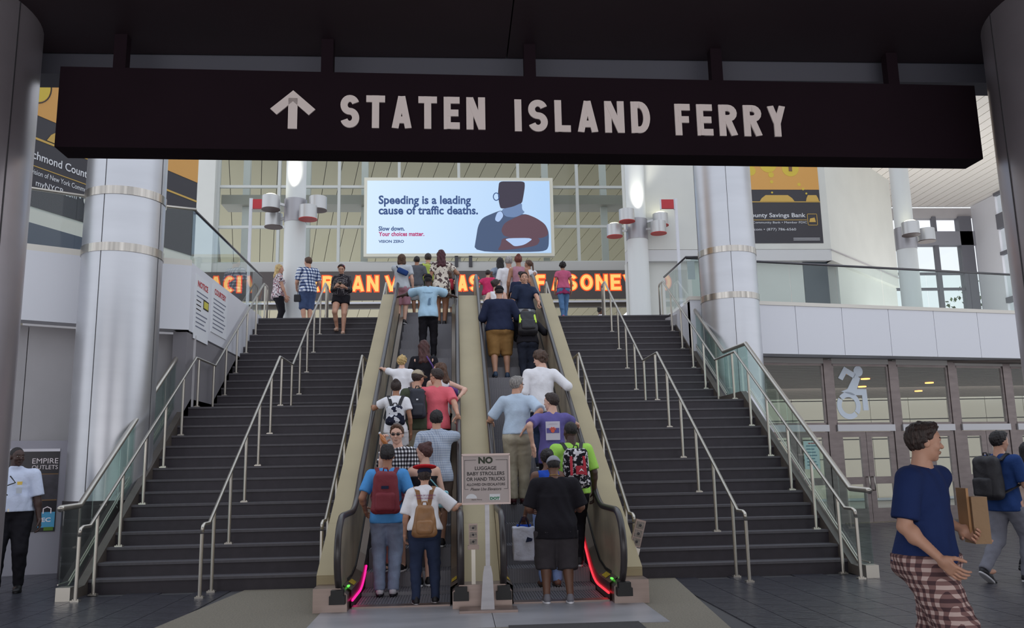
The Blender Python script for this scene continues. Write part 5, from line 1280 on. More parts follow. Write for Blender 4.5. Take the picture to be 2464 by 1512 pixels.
        if k_ in ('long', 'longcurly', 'wavy'):
            L_ = {'long': .34, 'longcurly': .26, 'wavy': .20}[k_]; sp = .035 if k_ == 'long' else .06
            for x in (-1, 0, 1): F.cone((x*.035, -.065, .03), (x*sp, -.105, -L_), .045, .035 if k_ == 'long' else .05, k=.03)
            for x in (-1, 1): F.cone((x*.066, -.02, .03), (x*.075, -.055, -L_*.55), .028, .03, k=.02)
            if k_ != 'long': amp = .010; fr = 1.6
        if k_ == 'bob': 
            for x in (-1, 0, 1): F.cone((x*.05, -.05, .03), (x*.062, -.055, -.11), .045, .045, k=.03)
            amp = .006
        if k_ in ('bun',): F.ell((0, -.075, .105), (.042, .042, .038), k=.012)
        if k_ == 'lowbun': F.ell((0, -.115, .04), (.04, .035, .04), k=.012)
        if k_ == 'pony': F.ell((0, -.112, .03), (.02, .02, .02), k=.01); F.cone((0, -.125, .02), (.0, -.15, -.22), .028, .016, k=.02)
        if k_ == 'curly': F.ell((0, 0, .05), (.095, .112, .095), k=.02); F.clip((0, .075, .03), nrm(V3(0, .8, -.6)))
        F.fold(amp, fr=fr, vert=.35 if k_ in ('long', 'pony') else 1., seed=seed)
        P, Q = F.surf(); P = (P*hs) @ hq.T + headc; link('hair', npmesh('hair', P, Q, hmt), root)
    if extra: extra(pr_)
    return pr_
def lp(pr_, P): return (np.array(P)*(pr_.h/1.75)) @ pr_.hq.T + pr_.headc      # head space -> body space
def tubeobj(name, pts, r, m, parent, n=8, close=False): return MB().tube([tuple(p) for p in pts], r, n, close=close).build(name, m, parent, smooth=True)
def cap_(pr_, m, back=False, brim=True, name='cap'):
    F = Field((-.13, -.2, -.06), (.13, .22, .16), .009)
    F.ell((0, -.012, .030), (.091, .112, .104), k=0); F.clip((0, 0, .038), (0, -.1, -1))
    P, Q = F.surf(); c = link(name, npmesh(name, lp(pr_, P), Q, m), pr_.root)
    if brim:
        G = Field((-.13, -.22, -.0), (.13, .22, .09), .008); s_ = -1 if back else 1
        G.ell((0, s_*.115, .046), (.072, .075, .012), rotm('x', -8*s_), k=0); G.clip((0, s_*.07, 0), (0, -s_, 0)); P, Q = G.surf()
        link('brim', npmesh('brim', lp(pr_, P), Q, m), c)
    return c
def wpt(pr_, p):
    """body space -> world"""
    R_z = rotm('z', math.degrees(pr_.root.rotation_euler.z)); return R_z @ np.array(p, float) + np.array(pr_.root.location)
def backpack(pr_, label, m, size=(.15, .085, .22), up=.17, strapm=None, pocket=None, taper=.12, logo=None, dy=0., extra=None, grp=None, drop=0):
    """hangs on the back: a thing of its own with pocket, straps and handle"""
    h = pr_.h; t = thing('backpack', label, 'backpack', tuple(pr_.root.location), pr_.root.rotation_euler.z, grp)
    M = pr_.Mt; c = pr_.tp(0, -.075*pr_.g, up)-M@V3(0, size[1]+dy, 0)
    F = Field(c-.42, c+.42, .011); F.box(c, size, min(size)*.75, M, k=0, taper=taper); F.fold(.004, seed=1.3)
    P, Q = F.surf(); link('bag_body', npmesh('bag_body', P, Q, m), t)
    G = Field(c-.42, c+.42, .010); cp = c+M@V3(0, -size[1]*.85, -size[2]*.42); G.box(cp, (size[0]*.78, size[1]*.5, size[2]*.45), .04, M, k=0); G.fold(.003, seed=4)
    P, Q = G.surf(); link('front_pocket', npmesh('front_pocket', P, Q, pocket or m), t)
    sm = strapm or m
    for sx in (-1, 1):
        pts = [c+M@V3(sx*size[0]*.35, size[1]*.7, size[2]*.80), pr_.tp(sx*.052, -.062*pr_.g, .275), pr_.tp(sx*.070, -.02, .318), pr_.tp(sx*.075, .045*pr_.g, .275), pr_.tp(sx*.085, .075*pr_.g, .20), pr_.tp(sx*.105, .04*pr_.g, .12), c+M@V3(sx*size[0]*.8, size[1]*.6, -size[2]*.7)]
        mb = MB(); w = .022
        dense = []
        for k in range(len(pts)-1):
            for q in (0, .5): dense.append(pts[k]*(1-q)+pts[k+1]*q)
        dense.append(pts[-1]); xs = M@V3(1, 0, 0)
        for a, b in zip(dense, dense[1:]):
            nrm_ = np.cross(nrm(b-a), xs)
            mb.bar(tuple(a), tuple(b), w*2, .014, up=tuple(nrm_))
        mb.build('shoulder_strap', sm, t)
    tubeobj('handle', [c+M@V3(-.03, 0, size[2]*.96), c+M@V3(-.02, -.01, size[2]+.035), c+M@V3(.02, -.01, size[2]+.035), c+M@V3(.03, 0, size[2]*.96)], .008, sm, t)
    if logo:
        q = c+M@V3(0, -size[1]*1.0-.012, size[2]*.25); MB().prism([tuple(q+M@V3(a*logo[0], 0, b*logo[1])) for a, b in ((-1, -1), (1, -1), (1, 1), (-1, 1))], tuple(M@V3(0, .02, 0))).build('patch', logo[2], t)
    if extra: extra(t, c, M)
    return t
T = lambda m, **k: dict(mat=m, **k)
black = cloth('cloth_black', (30, 28, 34)); navy = cloth('cloth_navy', (36, 42, 66)); white = cloth('cloth_white', (232, 230, 234)); jeans = cloth('denim_light', (138, 150, 176), noise=(5, .22)); djeans = cloth('denim_dark', (48, 58, 84), noise=(5, .15))
khaki = cloth('cloth_khaki', (184, 174, 154)); tan = cloth('cloth_tan', (160, 122, 76)); olive = cloth('cloth_olive', (72, 78, 62)); grey = cloth('cloth_grey', (140, 142, 146)); lgrey = cloth('cloth_light_grey', (186, 190, 196)); charcoal = cloth('cloth_charcoal', (64, 60, 64), noise=(5, .15))
pink = cloth('cloth_coral', (224, 104, 116)); pink2 = cloth('cloth_pink', (196, 96, 128)); sky = cloth('cloth_sky', (84, 152, 216)); lblue = cloth('cloth_pale_blue', (184, 200, 218)); purple = cloth('cloth_purple', (104, 96, 158)); lime = cloth('cloth_lime', (166, 218, 96)); blue = cloth('cloth_blue', (40, 66, 120)); royal = cloth('cloth_royal', (44, 84, 190))
mauve = cloth('cloth_mauve', (176, 128, 142)); magenta = cloth('cloth_magenta', (150, 54, 98)); beige = cloth('cloth_beige', (190, 164, 150)); dgrey = cloth('cloth_dark_grey', (92, 94, 102)); lightjeans2 = cloth('denim_washed', (130, 150, 196), noise=(9, .35)); bluej = cloth('denim_blue', (92, 128, 170), noise=(5, .12))
bagred = mat('bag_maroon', (120, 36, 48), .7, bump=(30, .2)); leather = mat('leather_brown', (146, 104, 66), .45, noise=(6, .25), bump=(20, .3)); bagblk = mat('bag_black', (32, 30, 36), .6, bump=(30, .2)); baglime = mat('bag_lime', (186, 220, 70), .6); bagred2 = mat('bag_red', (176, 34, 54), .6)
flor_dark = pattern('floral_bag', (34, 36, 54), 'noise', [(34, 36, 54), (206, 206, 212)], 11); flor = pattern('floral_blouse', (200, 180, 184), 'noise', [(206, 186, 190), (150, 84, 96), (70, 62, 76), (226, 220, 222)], 22); flor2 = pattern('patterned_blouse', (220, 210, 196), 'noise', [(222, 212, 198), (92, 76, 76)], 16)
ging = pattern('gingham_black', (230, 230, 230), 'gingham', [(232, 232, 234), (104, 102, 108), (28, 26, 32)], 21); chk = pattern('check_blue', (220, 224, 232), 'gingham', [(228, 232, 240), (120, 134, 168), (44, 56, 92)], 13); plaid = pattern('plaid_shorts', (190, 160, 152), 'gingham', [(206, 182, 176), (136, 104, 102), (84, 62, 66)], 22)
fine = pattern('fine_check', (176, 184, 198), 'gingham', [(186, 194, 206), (166, 176, 194), (146, 158, 180)], 34); dots = pattern('polka_dots', (44, 40, 46), 'dots', [(44, 40, 46), (190, 184, 186)], 42); splat = pattern('splatter_black', (30, 28, 34), 'noise', [(32, 30, 36), (214, 210, 214)], 26); patsh = pattern('patterned_shorts', (160, 170, 110), 'noise', [(196, 204, 132), (104, 110, 84)], 14)
def RL(k, y, dz=0.0):
    """grip point on moving handrail k at distance y (wrist height)"""
    x = {'E1': -1.19, 'E2': .036, 'E3': .465, 'E4': 1.691}[k]; z = .94 if y < -.9 else (.94+(.5*((y+.9)/.55)**2)*.55*SX if y < -.35 else (1.351+SX*y if y < 7 else 5.62))
    return (x, y, z+.055+dz)
# ---------------- left escalator
def ex_blue(p): 
    pass
p = person('man in sky blue T-shirt with maroon backpack boarding the left escalator', (-0.794, -0.873, 0.006), 1.66, 0, 1.02, skin='tan', hair=('flattop', 'black'), top=T(sky, hem=-.05, sleeve=.75, sflare=.012), bottom=T(jeans, e=.013, flare=.012), shoes=((210, 208, 216), (32, 30, 40)), feet=((-.075, 0, 0), (.075, 0, 0)), hands=((-.155, .08, .565), (.150, .08, .565)), lod=0)
backpack(p, 'maroon backpack with small dark patch on man in sky blue T-shirt', bagred, (.145, .085, .235), .155, bagred, taper=.16, logo=(.04, .016, navy))
p = person('woman in white shirt and red-topped beret holding right rail of left escalator', (-0.340, -1.618, 0.006), 1.42, 2, 1.08, skin='fair', hair=('short', 'dark'), female=True, top=T(white, hem=-.0, sleeve=.95, sflare=.022, neck='collar', name='shirt', e=.018), bottom=T(djeans, e=.008), shoes=((28, 26, 32), (214, 206, 210)), feet=((-.09, -.02, 0), (.11, .06, 0)), lean=12, wh=(None, (.02, -1.35, 1.00)), hstyle=('relaxed', 'flat'), head=(0, 8), lod=0)
be = Field((-.16, -.17, -.02), (.16, .17, .2), .008); be.ell((0, -.012, .065), (.096, .116, .060), k=0); P_, Q_ = be.surf(); c_ = link('hat_band', npmesh('hat_band', lp(p, P_), Q_, navy), p.root)
be = Field((-.18, -.19, -.02), (.18, .19, .2), .008); be.ell((0, -.01, .130), (.160, .168, .030), rotm('x', 4), k=0); P_, Q_ = be.surf(); link('hat_top', npmesh('hat_top', lp(p, P_), Q_, cloth('felt_red', (196, 36, 44))), c_)
MBt = text_mb('TOWER OF LONDON', tuple(p.tp(-.075, -.10, .232)), tuple(p.Mt@V3(1,0,0)), tuple(p.Mt@V3(0,0,1)), .22, .018, .01, .004).build('shirt_print', mat('print_plum', (140, 60, 110), .7), p.root)
MBt = text_mb('EVERY DOOR IS', tuple(p.tp(-.055, -.10, .212)), tuple(p.Mt@V3(1,0,0)), tuple(p.Mt@V3(0,0,1)), .17, .016, .01, .004).build('shirt_print', MATS['print_plum'], p.root)
backpack(p, 'brown leather rucksack on woman in white shirt and beret', leather, (.115, .075, .165), .045, leather, taper=.22)
def shades(p, m=BLACK):
    for sx in (-1, 1): MB().ell((0, 0, 0), (.021, .006, .016), 10, 6).build('sunglass_lens', m, p.root); o = [c for c in COL.objects if c.parent == p.root][-1]; o.location = tuple(lp(p, V3(sx*.031, .101, .008))); o.rotation_euler = Matrix(p.hq.tolist()).to_euler()
    tubeobj('sunglass_arms', [lp(p, V3(-.080, 0, .012)), lp(p, V3(-.062, .085, .012)), lp(p, V3(0, .104, .013)), lp(p, V3(.062, .085, .012)), lp(p, V3(.080, 0, .012))], .003, m, p.root)
p = person('man in sunglasses and black-and-white check shirt drinking from a bottle', (-0.709, -0.380, 0.214), 1.72, 155, .98, skin='pale', hair=('short', 'brown'), top=T(ging, hem=-.06, sleeve=.9), bottom=T(black, len=1.1, e=.014, flare=.01), shoes=((28, 26, 30), (216, 212, 214)), hands=(None, (.035, .15, .855)), hstyle=('relaxed', 'hold'), head=(20, 5), lod=0, beard=False, feet=((-.07, 0, 0), (.10, .0, 0)))
shades(p)
hb = wpt(p, p.wr[1]+V3(-.05, .07, .06)); bo = thing('bottle', 'amber plastic bottle held at the mouth of the man in sunglasses', 'bottle', tuple(hb)); bo.rotation_euler = (math.radians(0), math.radians(-30), 0)
MB().tube([(0, 0, -.10), (0, 0, .03), (0, 0, .06), (0, 0, .08)], [.026, .028, .014, .012], 14).build('bottle_body', mat('amber', (190, 120, 70), .15, spec=.6), bo, smooth=True); MB().cyl((0, 0), .013, .08, .10, 12).build('bottle_neck', WHITEL, bo)
p = person('woman with auburn bun and bare shoulders, black top, looking left', (-0.390, -0.450, 0.042), 1.66, 18, .95, skin='pale', hair=('bun', 'auburn'), female=True, top=T(black, neck='strap', sleeve=0, hem=-.02), bottom=T(djeans, len=.45, e=.012), shoes=((26, 24, 28), (226, 224, 226)), hands=((-.06, .14, .78), None), head=(62, 4), lod=0)
bg_ = wpt(p, p.tp(.10, -.10, .07)); b_ = thing('handbag', 'pale aqua patterned shoulder bag on the bare-shouldered woman', 'handbag', tuple(bg_)); Fb = Field((-.15, -.1, -.2), (.15, .1, .2), .010); Fb.box((0, 0, 0), (.085, .05, .10), .03, k=0); P_, Q_ = Fb.surf(); link('bag_body', npmesh('bag_body', P_, Q_, pattern('aqua_bag', (150, 200, 208), 'noise', [(150, 200, 208), (214, 226, 230), (96, 168, 184)], 13)), b_)
q_ = wpt(p, p.tp(-.03, -.05, .30)); tubeobj('shoulder_strap', [(-.0, 0, .09), tuple((np.array(q_)-bg_)*.6+V3(0, -.05, .02)), tuple(np.array(q_)-bg_)], .008, mat('aqua_strap', (130, 190, 200), .6), b_)
p = person('man in pale blue-grey check shirt resting right hand on the rail', (-0.247, -0.020, 0.445), 1.68, 3, 1.08, skin='fair', hair=('short', 'black'), top=T(fine, hem=-.06, sleeve=1.75, neck='collar', e=.017), bottom=T(cloth('cloth_taupe', (124, 110, 104)), len=1.0, e=.018, flare=.012), wh=(None, RL('E2', .75)), hstyle=('relaxed', 'grip'), head=(-4, 4), lod=0)
def glasses(p): tubeobj('glasses', [lp(p, V3(-.080, 0, .012)), lp(p, V3(-.062, .085, .012)), lp(p, V3(0, .104, .010)), lp(p, V3(.062, .085, .012)), lp(p, V3(.080, 0, .012))], .003, BLACK, p.root)
p = person('man in coral pink T-shirt and glasses looking left', (-0.281, 1.570, 1.137), 1.70, 8, 1.03, skin='fair', hair=('short', 'dark'), top=T(pink, hem=-.05, sleeve=.8, sflare=.014), bottom=T(charcoal, len=1.0, e=.016), wh=(None, RL('E2', 1.2)), hstyle=('relaxed', 'grip'), head=(52, 4), lod=1); glasses(p)
p = person('man in beige cap and olive T-shirt wearing a dark backpack', (-0.547, 1.570, 1.137), 1.68, 0, 1.05, skin='fair', hair=('short', 'dark'), top=T(olive, hem=-.05, sleeve=.85), bottom=T(khaki, len=1.0, e=.018, flare=.01), head=(-35, 6), lod=1, hands=(None, (.13, .12, .62)))
cap_(p, cloth('cloth_cap_beige', (172, 158, 136)))
backpack(p, 'slim charcoal backpack on man in beige cap', mat('bag_charcoal', (44, 46, 58), .6), (.115, .07, .215), .17, bagblk, logo=(.014, .010, WHITEL))
p = person('girl in white ruffled top with patterned dark backpack, hand on left rail', (-0.838, 1.180, 1.137), 1.50, 0, .95, skin='tan', hair=('bun', 'dark'), female=True, top=T(white, hem=-.03, sleeve=.55, sflare=.02), bottom=T(white, len=.55, e=.014, flare=.012), wh=(RL('E1', 1.55), None), hstyle=('grip', 'relaxed'), lod=1)
backpack(p, 'small dark floral backpack on girl in white top', flor_dark, (.125, .065, .135), .13, bagblk)
p = person('curly blond child in white T-shirt reaching up to left rail', (-0.833, 2.380, 1.830), 1.30, 0, .98, skin='pale', hair=('curly', 'blonde'), top=T(white, hem=-.06, sleeve=.75, sflare=.012), bottom=T(bluej, len=1.0, e=.012), wh=(RL('E1', 2.75), None), hstyle=('grip', 'relaxed'), lod=1)
p = person('woman in white tank top with brown hair gripping the right rail', (-0.240, 1.970, 1.368), 1.60, 15, 1.0, skin='pale', hair=('wavy', 'brown'), female=True, top=T(white, neck='tank', sleeve=0), bottom=T(black, len=1.9), wh=(None, RL('E2', 1.75)), hstyle=('relaxed', 'grip'), head=(62, 4), lod=1)
tubeobj('scarf', [p.tp(.06, -.08, .23), p.tp(.13, -.10, .2), p.tp(.14, -.05, .12)], .035, cloth('cloth_violet', (96, 70, 130)), p.root)
p = person('woman in black T-shirt with long dark wavy hair on left escalator', (-0.506, 2.770, 1.830), 1.60, 0, 1.08, skin='pale', hair=('longcurly', 'auburn'), female=True, top=T(black, sleeve=.6, neck='tank'), bottom=T(black, len=2.), lod=1, head=(8, 0))
tubeobj('bag_strap', [p.tp(.03, -.075, .30), p.tp(.09, -.085, .2), p.tp(.12, -.06, .08)], .012, MATS['cloth_violet'], p.root)
p = person('man in black cap and light blue printed shirt with arms spread to both rails', (-0.513, 5.180, 3.447), 1.62, 0, 1.0, skin='dark', hair=('buzz', 'black'), top=T(cloth('cloth_light_blue', (172, 204, 226)), hem=-.05, sleeve=.85, sflare=.03, e=.02), bottom=T(black, e=.012), wh=(RL('E1', 5.75), RL('E2', 5.75)), hstyle=('flat', 'flat'), shoes=((40, 40, 44), (200, 200, 205)), feet=((-.10, -.0, 0), (.10, .12, 0)), lod=1)
cap_(p, black, brim=False); text_mb('STATUE CRUISES', tuple(p.tp(-.06, -.085, .225)), (1, 0, 0), (0, 0, 1), .19, .018, .01, .004).build('shirt_print', mat('print_slate', (96, 124, 150), .7), p.root)
q = p.tp(.015, -.092, .12); MB().prism([tuple(q+V3(a, 0, b)) for a, b in ((-.03, -.06), (.03, -.06), (.02, .0), (.03, .05), (.045, .10), (.02, .06), (0, .08), (-.015, .04))], (0, -.004, 0)).build('shirt_motif', MATS['print_slate'], p.root)
p = person('child in grey T-shirt and mauve shorts with blue sling bag at the top', (-1.114, 6.800, 4.371), 1.50, -5, 1., skin='pale', hair=('bob', 'brown'), top=T(lgrey, sleeve=.7), bottom=T(mauve, len=1.0, e=.02, flare=.02), wh=((-1.19, 8.1, 5.65), None), lod=2)
q = wpt(p, p.tp(.03, -.12, .19)); b_ = thing('sling_bag', 'blue sling bag on the child in grey at the escalator top', 'bag', tuple(q)); Fb = Field((-.16, -.09, -.13), (.16, .09, .13), .014); Fb.box((0, 0, 0), (.12, .04, .06), .035, rotm('y', 25), k=0); P_, Q_ = Fb.surf(); link('bag_body', npmesh('bag_body', P_, Q_, blue), b_); tubeobj('strap', [(-.1, .04, .08), (-.13, .10, .14)], .012, navy, b_)
p = person('dark-haired child between boy with sling bag and man in olive', (-0.868, 8.330, 4.785), 1.42, 0, 1., skin='tan', hair=('short', 'black'), top=T(dgrey, sleeve=.7), bottom=T(lgrey, len=1.0, e=.016), lod=2)
p = person('man in olive T-shirt with yellow-green backpack holding left rail at the top', (-0.633, 9.010, 4.785), 1.66, 0, 1.03, skin='fair', hair=('short', 'dark'), top=T(olive, sleeve=.85, sflare=.014), bottom=T(patsh, len=1.05, e=.02, flare=.015), wh=((-1.19, 7.3, 5.6), None), hstyle=('grip', 'relaxed'), lod=2)
backpack(p, 'yellow-green backpack on man in olive T-shirt', mat('bag_yellowgreen', (176, 192, 84), .7), (.13, .07, .20), .16)
p = person('woman in patterned top with long curly burgundy hair', (-0.287, 7.080, 4.371), 1.66, 0, 1.05, skin='tan', hair=('longcurly', 'burgundy'), female=True, top=T(flor2, sleeve=.6, hem=-.08), bottom=T(flor2, kind='skirt', len=.16, flare=.02), wh=(None, (.036, 7.3, 5.6)), hstyle=('relaxed', 'grip'), lod=1)
p = person('small child in black T-shirt carrying a red backpack', (-0.142, 8.960, 4.785), 1.22, 0, 1.02, skin='fair', hair=('bob', 'brown'), top=T(black, sleeve=.7), bottom=T(lgrey, len=.95, e=.022, flare=.025), wh=(None, RL('E2', 6.5)), hstyle=('relaxed', 'grip'), shoes=((220, 218, 222), (220, 218, 222)), lod=1)
backpack(p, 'small red backpack on child in black T-shirt', bagred2, (.11, .06, .14), .17, bagblk)
# ---------------- right escalator
p = person('heavy man in black T-shirt and charcoal shorts with grey cap, back to camera', (1.034, -1.777, 0.006), 1.50, 0, 1.36, belly=1.0, skin='brown', hair=('buzz', 'black'), top=T(black, hem=-.10, sleeve=.98, sflare=.018, e=.02), bottom=T(charcoal, len=1.27, e=.030, flare=.034), shoes=((120, 118, 126), (230, 228, 234)), feet=((-.115, .0, 0), (.125, -.03, 0)), lean=6, head=(0, 12), hands=((-.15, .17, .62), (.16, .17, .62)), lod=0, shoulders=1.05)
cap_(p, cloth('cloth_cap_grey', (150, 150, 160)), brim=True)
tubeobj('necklace', [lp(p, V3(.062*math.cos(a), -.025+.062*math.sin(a), -.125)) for a in np.linspace(0, 2*PI, 14, endpoint=False)], .003, mat('gold_chain', (190, 160, 90), .3, .9), p.root, 5, True)
p = person('man in lime T-shirt with a red and black backpack on right escalator', (1.398, -0.420, 0.214), 1.72, 5, 1.15, skin='dark', hair=('buzz', 'black'), top=T(lime, sleeve=.9, sflare=.014), bottom=T(black), head=(15, 3), lod=0)
def redstripe(t, c, M):
    for sx in (-1, 1): MB().bar(tuple(c+M@V3(sx*.075, -.075, .17)), tuple(c+M@V3(sx*.085, -.135, -.08)), .03, .02, up=tuple(M@V3(0, -1, 0))).build('red_trim', bagred2, t)
    q = c+M@V3(.03, -.145, -.02); MB().prism([tuple(q+M@V3(a, 0, b)) for a, b in ((-.06, -.05), (.06, -.05), (.06, .05), (-.06, .05))], tuple(M@V3(0, .03, 0))).build('red_panel', bagred2, t)
    MB().prism([tuple(q+M@V3(a, -.004, b)) for a, b in ((-.03, -.02), (.0, .02), (.035, -.02), (.0, -.002))], tuple(M@V3(0, .004, 0))).build('white_chevron', WHITEL, t)
backpack(p, 'red and speckled black backpack on man in lime T-shirt', splat, (.155, .09, .235), .14, bagblk, extra=redstripe)
p = person('woman in royal blue tank top and washed jeans holding shopping bag', (1.062, -0.800, 0.042), 1.56, 8, 1.05, skin='brown', hair=('lowbun', 'black'), female=True, top=T(royal, neck='tank', sleeve=0), bottom=T(lightjeans2, e=.008, flare=.01), shoes=((120, 84, 70), (60, 50, 46)), hands=((-.17, .06, .50), None), hstyle=('grip', 'relaxed'), feet=((-.07, 0, 0), (.09, .02, 0)), lod=0)
q = wpt(p, p.wr[0]); b_ = thing('shopping_bag', 'white woven shopping bag hanging from hand on right escalator', 'bag', (q[0]-.02, q[1], q[2]-.30))
Fb = Field((-.2, -.14, -.24), (.2, .14, .24), .010); Fb.box((0, 0, 0), (.125, .07, .19), .012, k=0, taper=-.04); Fb.fold(.005, seed=5); P_, Q_ = Fb.surf(); link('bag_body', npmesh('bag_body', P_, Q_, mat('bag_white', (206, 208, 222), .6, bump=(14, .6))), b_)
MB().box(-.075, .09, -.03, .03, .17, .215).build('blue_lining', royal, b_); MB().prism([(.02, -.088, .02), (.09, -.088, .03), (.10, -.088, .06), (.04, -.088, .08)], (0, .012, 0)).build('logo', navy, b_)
for sx in (-1, 1): tubeobj('handle', [(-.06, sx*.04, .18), (-.01, sx*.02, .30), (.03, sx*.02, .30), (.07, sx*.04, .18)], .006, navy, b_)
p = person('man in purple T-shirt with large back print, hand on hip', (1.257, 0.380, 0.675), 1.68, -4, 1.0, skin='pale', hair=('short', 'dark'), top=T(purple, hem=-.08, sleeve=.85, sflare=.016), bottom=T(black), hands=((-.155, -.10, .60), None), wh=(None, RL('E4', .95)), hstyle=('flat', 'grip'), head=(60, 2), lod=1)
q = p.tp(.0, -.088, .17)
MB().prism([tuple(q+V3(a, 0, b)) for a, b in ((-.085, -.12), (.10, -.12), (.10, .12), (-.085, .12))], (0, -.006, 0)).build('back_print', mat('print_white', (206, 200, 214), .7), p.root)
MB().prism([tuple(q+V3(a, -.006, b)) for a, b in ((-.075, -.03), (.09, -.03), (.09, .035), (-.075, .035))], (0, -.003, 0)).build('back_print_band', purple, p.root)
for a, b, r in ((.005, .0, .026), (-.028, .022, .011), (-.008, .036, .012), (.018, .036, .012), (.038, .022, .011)): MB().prism([tuple(q+V3(a+r*math.cos(t), -.010, b+r*math.sin(t))) for t in np.linspace(0, 2*PI, 12, endpoint=False)], (0, -.003, 0)).build('paw_print', mat('print_orange', (222, 96, 70), .7), p.root)
text_mb('Clemson', tuple(q+V3(-.06, -.007, .075)), (1, 0, 0), (0, 0, 1), .13, .03, .01, -.003).build('back_print_text', MATS['print_plum'], p.root)
p = person('grey-haired man in pale blue shirt and khaki trousers with hand at his back', (0.835, 0.780, 0.906), 1.72, -3, 1.05, skin='fair', hair=('short', 'grey'), top=T(lblue, hem=.005, sleeve=.95, sflare=.016, neck='collar', e=.018), bottom=T(khaki, e=.016, flare=.012, waist=.06), hands=(None, (.075, -.115, .60)), wh=(RL('E3', 1.1), None), hstyle=('grip', 'flat'), head=(-45, 2), shoes=((74, 26, 34), (40, 24, 26)), feet=((-.08, 0, 0), (.06, .14, 0)), lod=1); glasses(p)
p = person('tall man in untucked white shirt with brown curly hair looking left', (1.288, 1.970, 1.368), 1.76, 3, 1.1, skin='pale', hair=('curly', 'curlybrown'), top=T(white, hem=-.06, sleeve=1.35, neck='collar', e=.02), bottom=T(djeans), wh=(None, RL('E4', 2.15)), hstyle=('relaxed', 'grip'), head=(60, 8), lod=1)
p = person('heavy man in navy jumper, tan cargo shorts and black cap', (0.811, 4.490, 2.985), 1.70, 0, 1.42, skin='fair', hair=('buzz', 'black'), beard=True, top=T(navy, hem=-.03, sleeve=1.6, e=.022), bottom=T(tan, len=1.15, e=.024, flare=.02), shoes=((54, 74, 100), (60, 60, 66)), feet=((-.10, -.05, 0), (.13, .13, 0)), hands=((-.16, .14, .64), (.18, .14, .64)), lod=1)
cap_(p, black, brim=True)
p = person('man in navy polo with grey jumper tied at waist, looking back over shoulder', (1.372, 5.570, 3.447), 1.74, 20, 1.08, skin='fair', hair=('short', 'dark'), top=[T(cloth('cloth_polo', (38, 46, 68)), sleeve=.8, hem=.03, neck='collar')], bottom=T(grey, len=.9, e=.016), head=(150, 0), hands=((-.20, .02, .50), None), wh=(None, RL('E4', 4.75)), hstyle=('relaxed', 'grip'), lod=1, twist=10)
Fb = Field((-.4, -.4, .5), (.4, .4, 1.2), .016); Fb.ecyl(p.bp(0, -.01, 0), np.eye(3), -.20, .09, .19, .15, .17, .125, k=.02); Fb.fold(.010, fr=1.1, vert=.3, seed=2); Fb.clip(tuple(p.bp(0, .03, 0)), (.2, 1, 0)); P_, Q_ = Fb.surf(); link('tied_jumper', npmesh('tied_jumper', P_, Q_, lgrey), p.root)
p = person('person in black bending forward under a large black and lime backpack', (1.300, 4.350, 2.754), 1.62, 0, 1.1, skin='tan', hair=('short', 'dark'), top=T(black, sleeve=1.9), bottom=T(cloth('cloth_ink', (44, 48, 62))), lean=32, head=(0, 30), hands=((-.05, .30, .68), (.22, .20, .66)), lod=1)
def limes(t, c, M):
    for sx in (-1, 1): MB().bar(tuple(c+M@V3(sx*.12, -.07, .14)), tuple(c+M@V3(sx*.135, -.085, -.06)), .05, .03, up=tuple(M@V3(0, -1, 0))).build('lime_trim', baglime, t)
    MB().bar(tuple(c+M@V3(-.07, -.06, .19)), tuple(c+M@V3(.07, -.06, .19)), .05, .03, up=tuple(M@V3(0, -1, 0))).build('lime_trim', baglime, t)
backpack(p, 'large black backpack with lime green trim on bending rider', bagblk, (.165, .10, .25), .15, bagblk, extra=limes)
p = person('woman with sunglasses on her dark hair looking right, elbow on left rail', (0.807, 5.470, 3.447), 1.58, 0, 1.0, skin='pale', hair=('lowbun', 'dark'), female=True, top=T(white, neck='tank', sleeve=0), bottom=T(black), head=(-55, 0), wh=(RL('E3', 4.75), None), hstyle=('grip', 'relaxed'), lod=1)
tubeobj('raised_sunglasses', [lp(p, V3(.07*math.cos(a), .05+.02*math.sin(a), .10)) for a in np.linspace(0, PI, 8)], .009, BLACK, p.root)
p = person('woman in grey jacket with very long straight black hair, arm on left rail', (1.102, 9.450, 4.785), 1.66, 0, 1.02, skin='brown', hair=('long', 'black'), female=True, top=T(cloth('cloth_jacket', (128, 138, 154)), sleeve=1.85, e=.02, hem=-.10), bottom=T(cloth('cloth_teal', (54, 100, 110))), wh=(RL('E3', 6.2), None), hstyle=('grip', 'relaxed'), lod=1)
q = wpt(p, p.bp(.10, -.10, .0)); b_ = thing('handbag', 'small beige shoulder bag on the long-haired woman in grey', 'handbag', tuple(q)); Fb = Field((-.12, -.08, -.14), (.12, .08, .14), .012); Fb.box((0, 0, 0), (.07, .035, .085), .02, k=0); P_, Q_ = Fb.surf(); link('bag_body', npmesh('bag_body', P_, Q_, mat('bag_beige', (170, 156, 138), .6)), b_); tubeobj('strap', [(0, 0, .08), (-.03, .02, .45)], .006, mat('strap_beige', (150, 136, 118), .6), b_)
p = person('grey-haired man in white T-shirt near the top of right escalator', (1.141, 6.730, 4.140), 1.66, 0, 1.0, skin='fair', hair=('short', 'grey_light'), top=T(white, sleeve=.8), bottom=T(black), lod=1)
p = person('red-haired woman in dusty pink vest and black shorts at the top', (1.324, 6.460, 4.140), 1.62, 0, 1.0, skin='tan', hair=('bun', 'red'), female=True, top=T(mauve, neck='tank', sleeve=0), bottom=T(black, len=.7, e=.014), lod=1)
p = person('woman in white top with long brown ponytail holding right rail', (1.795, 9.470, 4.785), 1.60, 10, .97, skin='tan', hair=('pony', 'brown'), female=True, top=T(white, sleeve=.5, neck='crew'), bottom=T(navy), head=(50, 0), wh=(None, RL('E4', 6.4)), hstyle=('relaxed', 'grip'), lod=1)
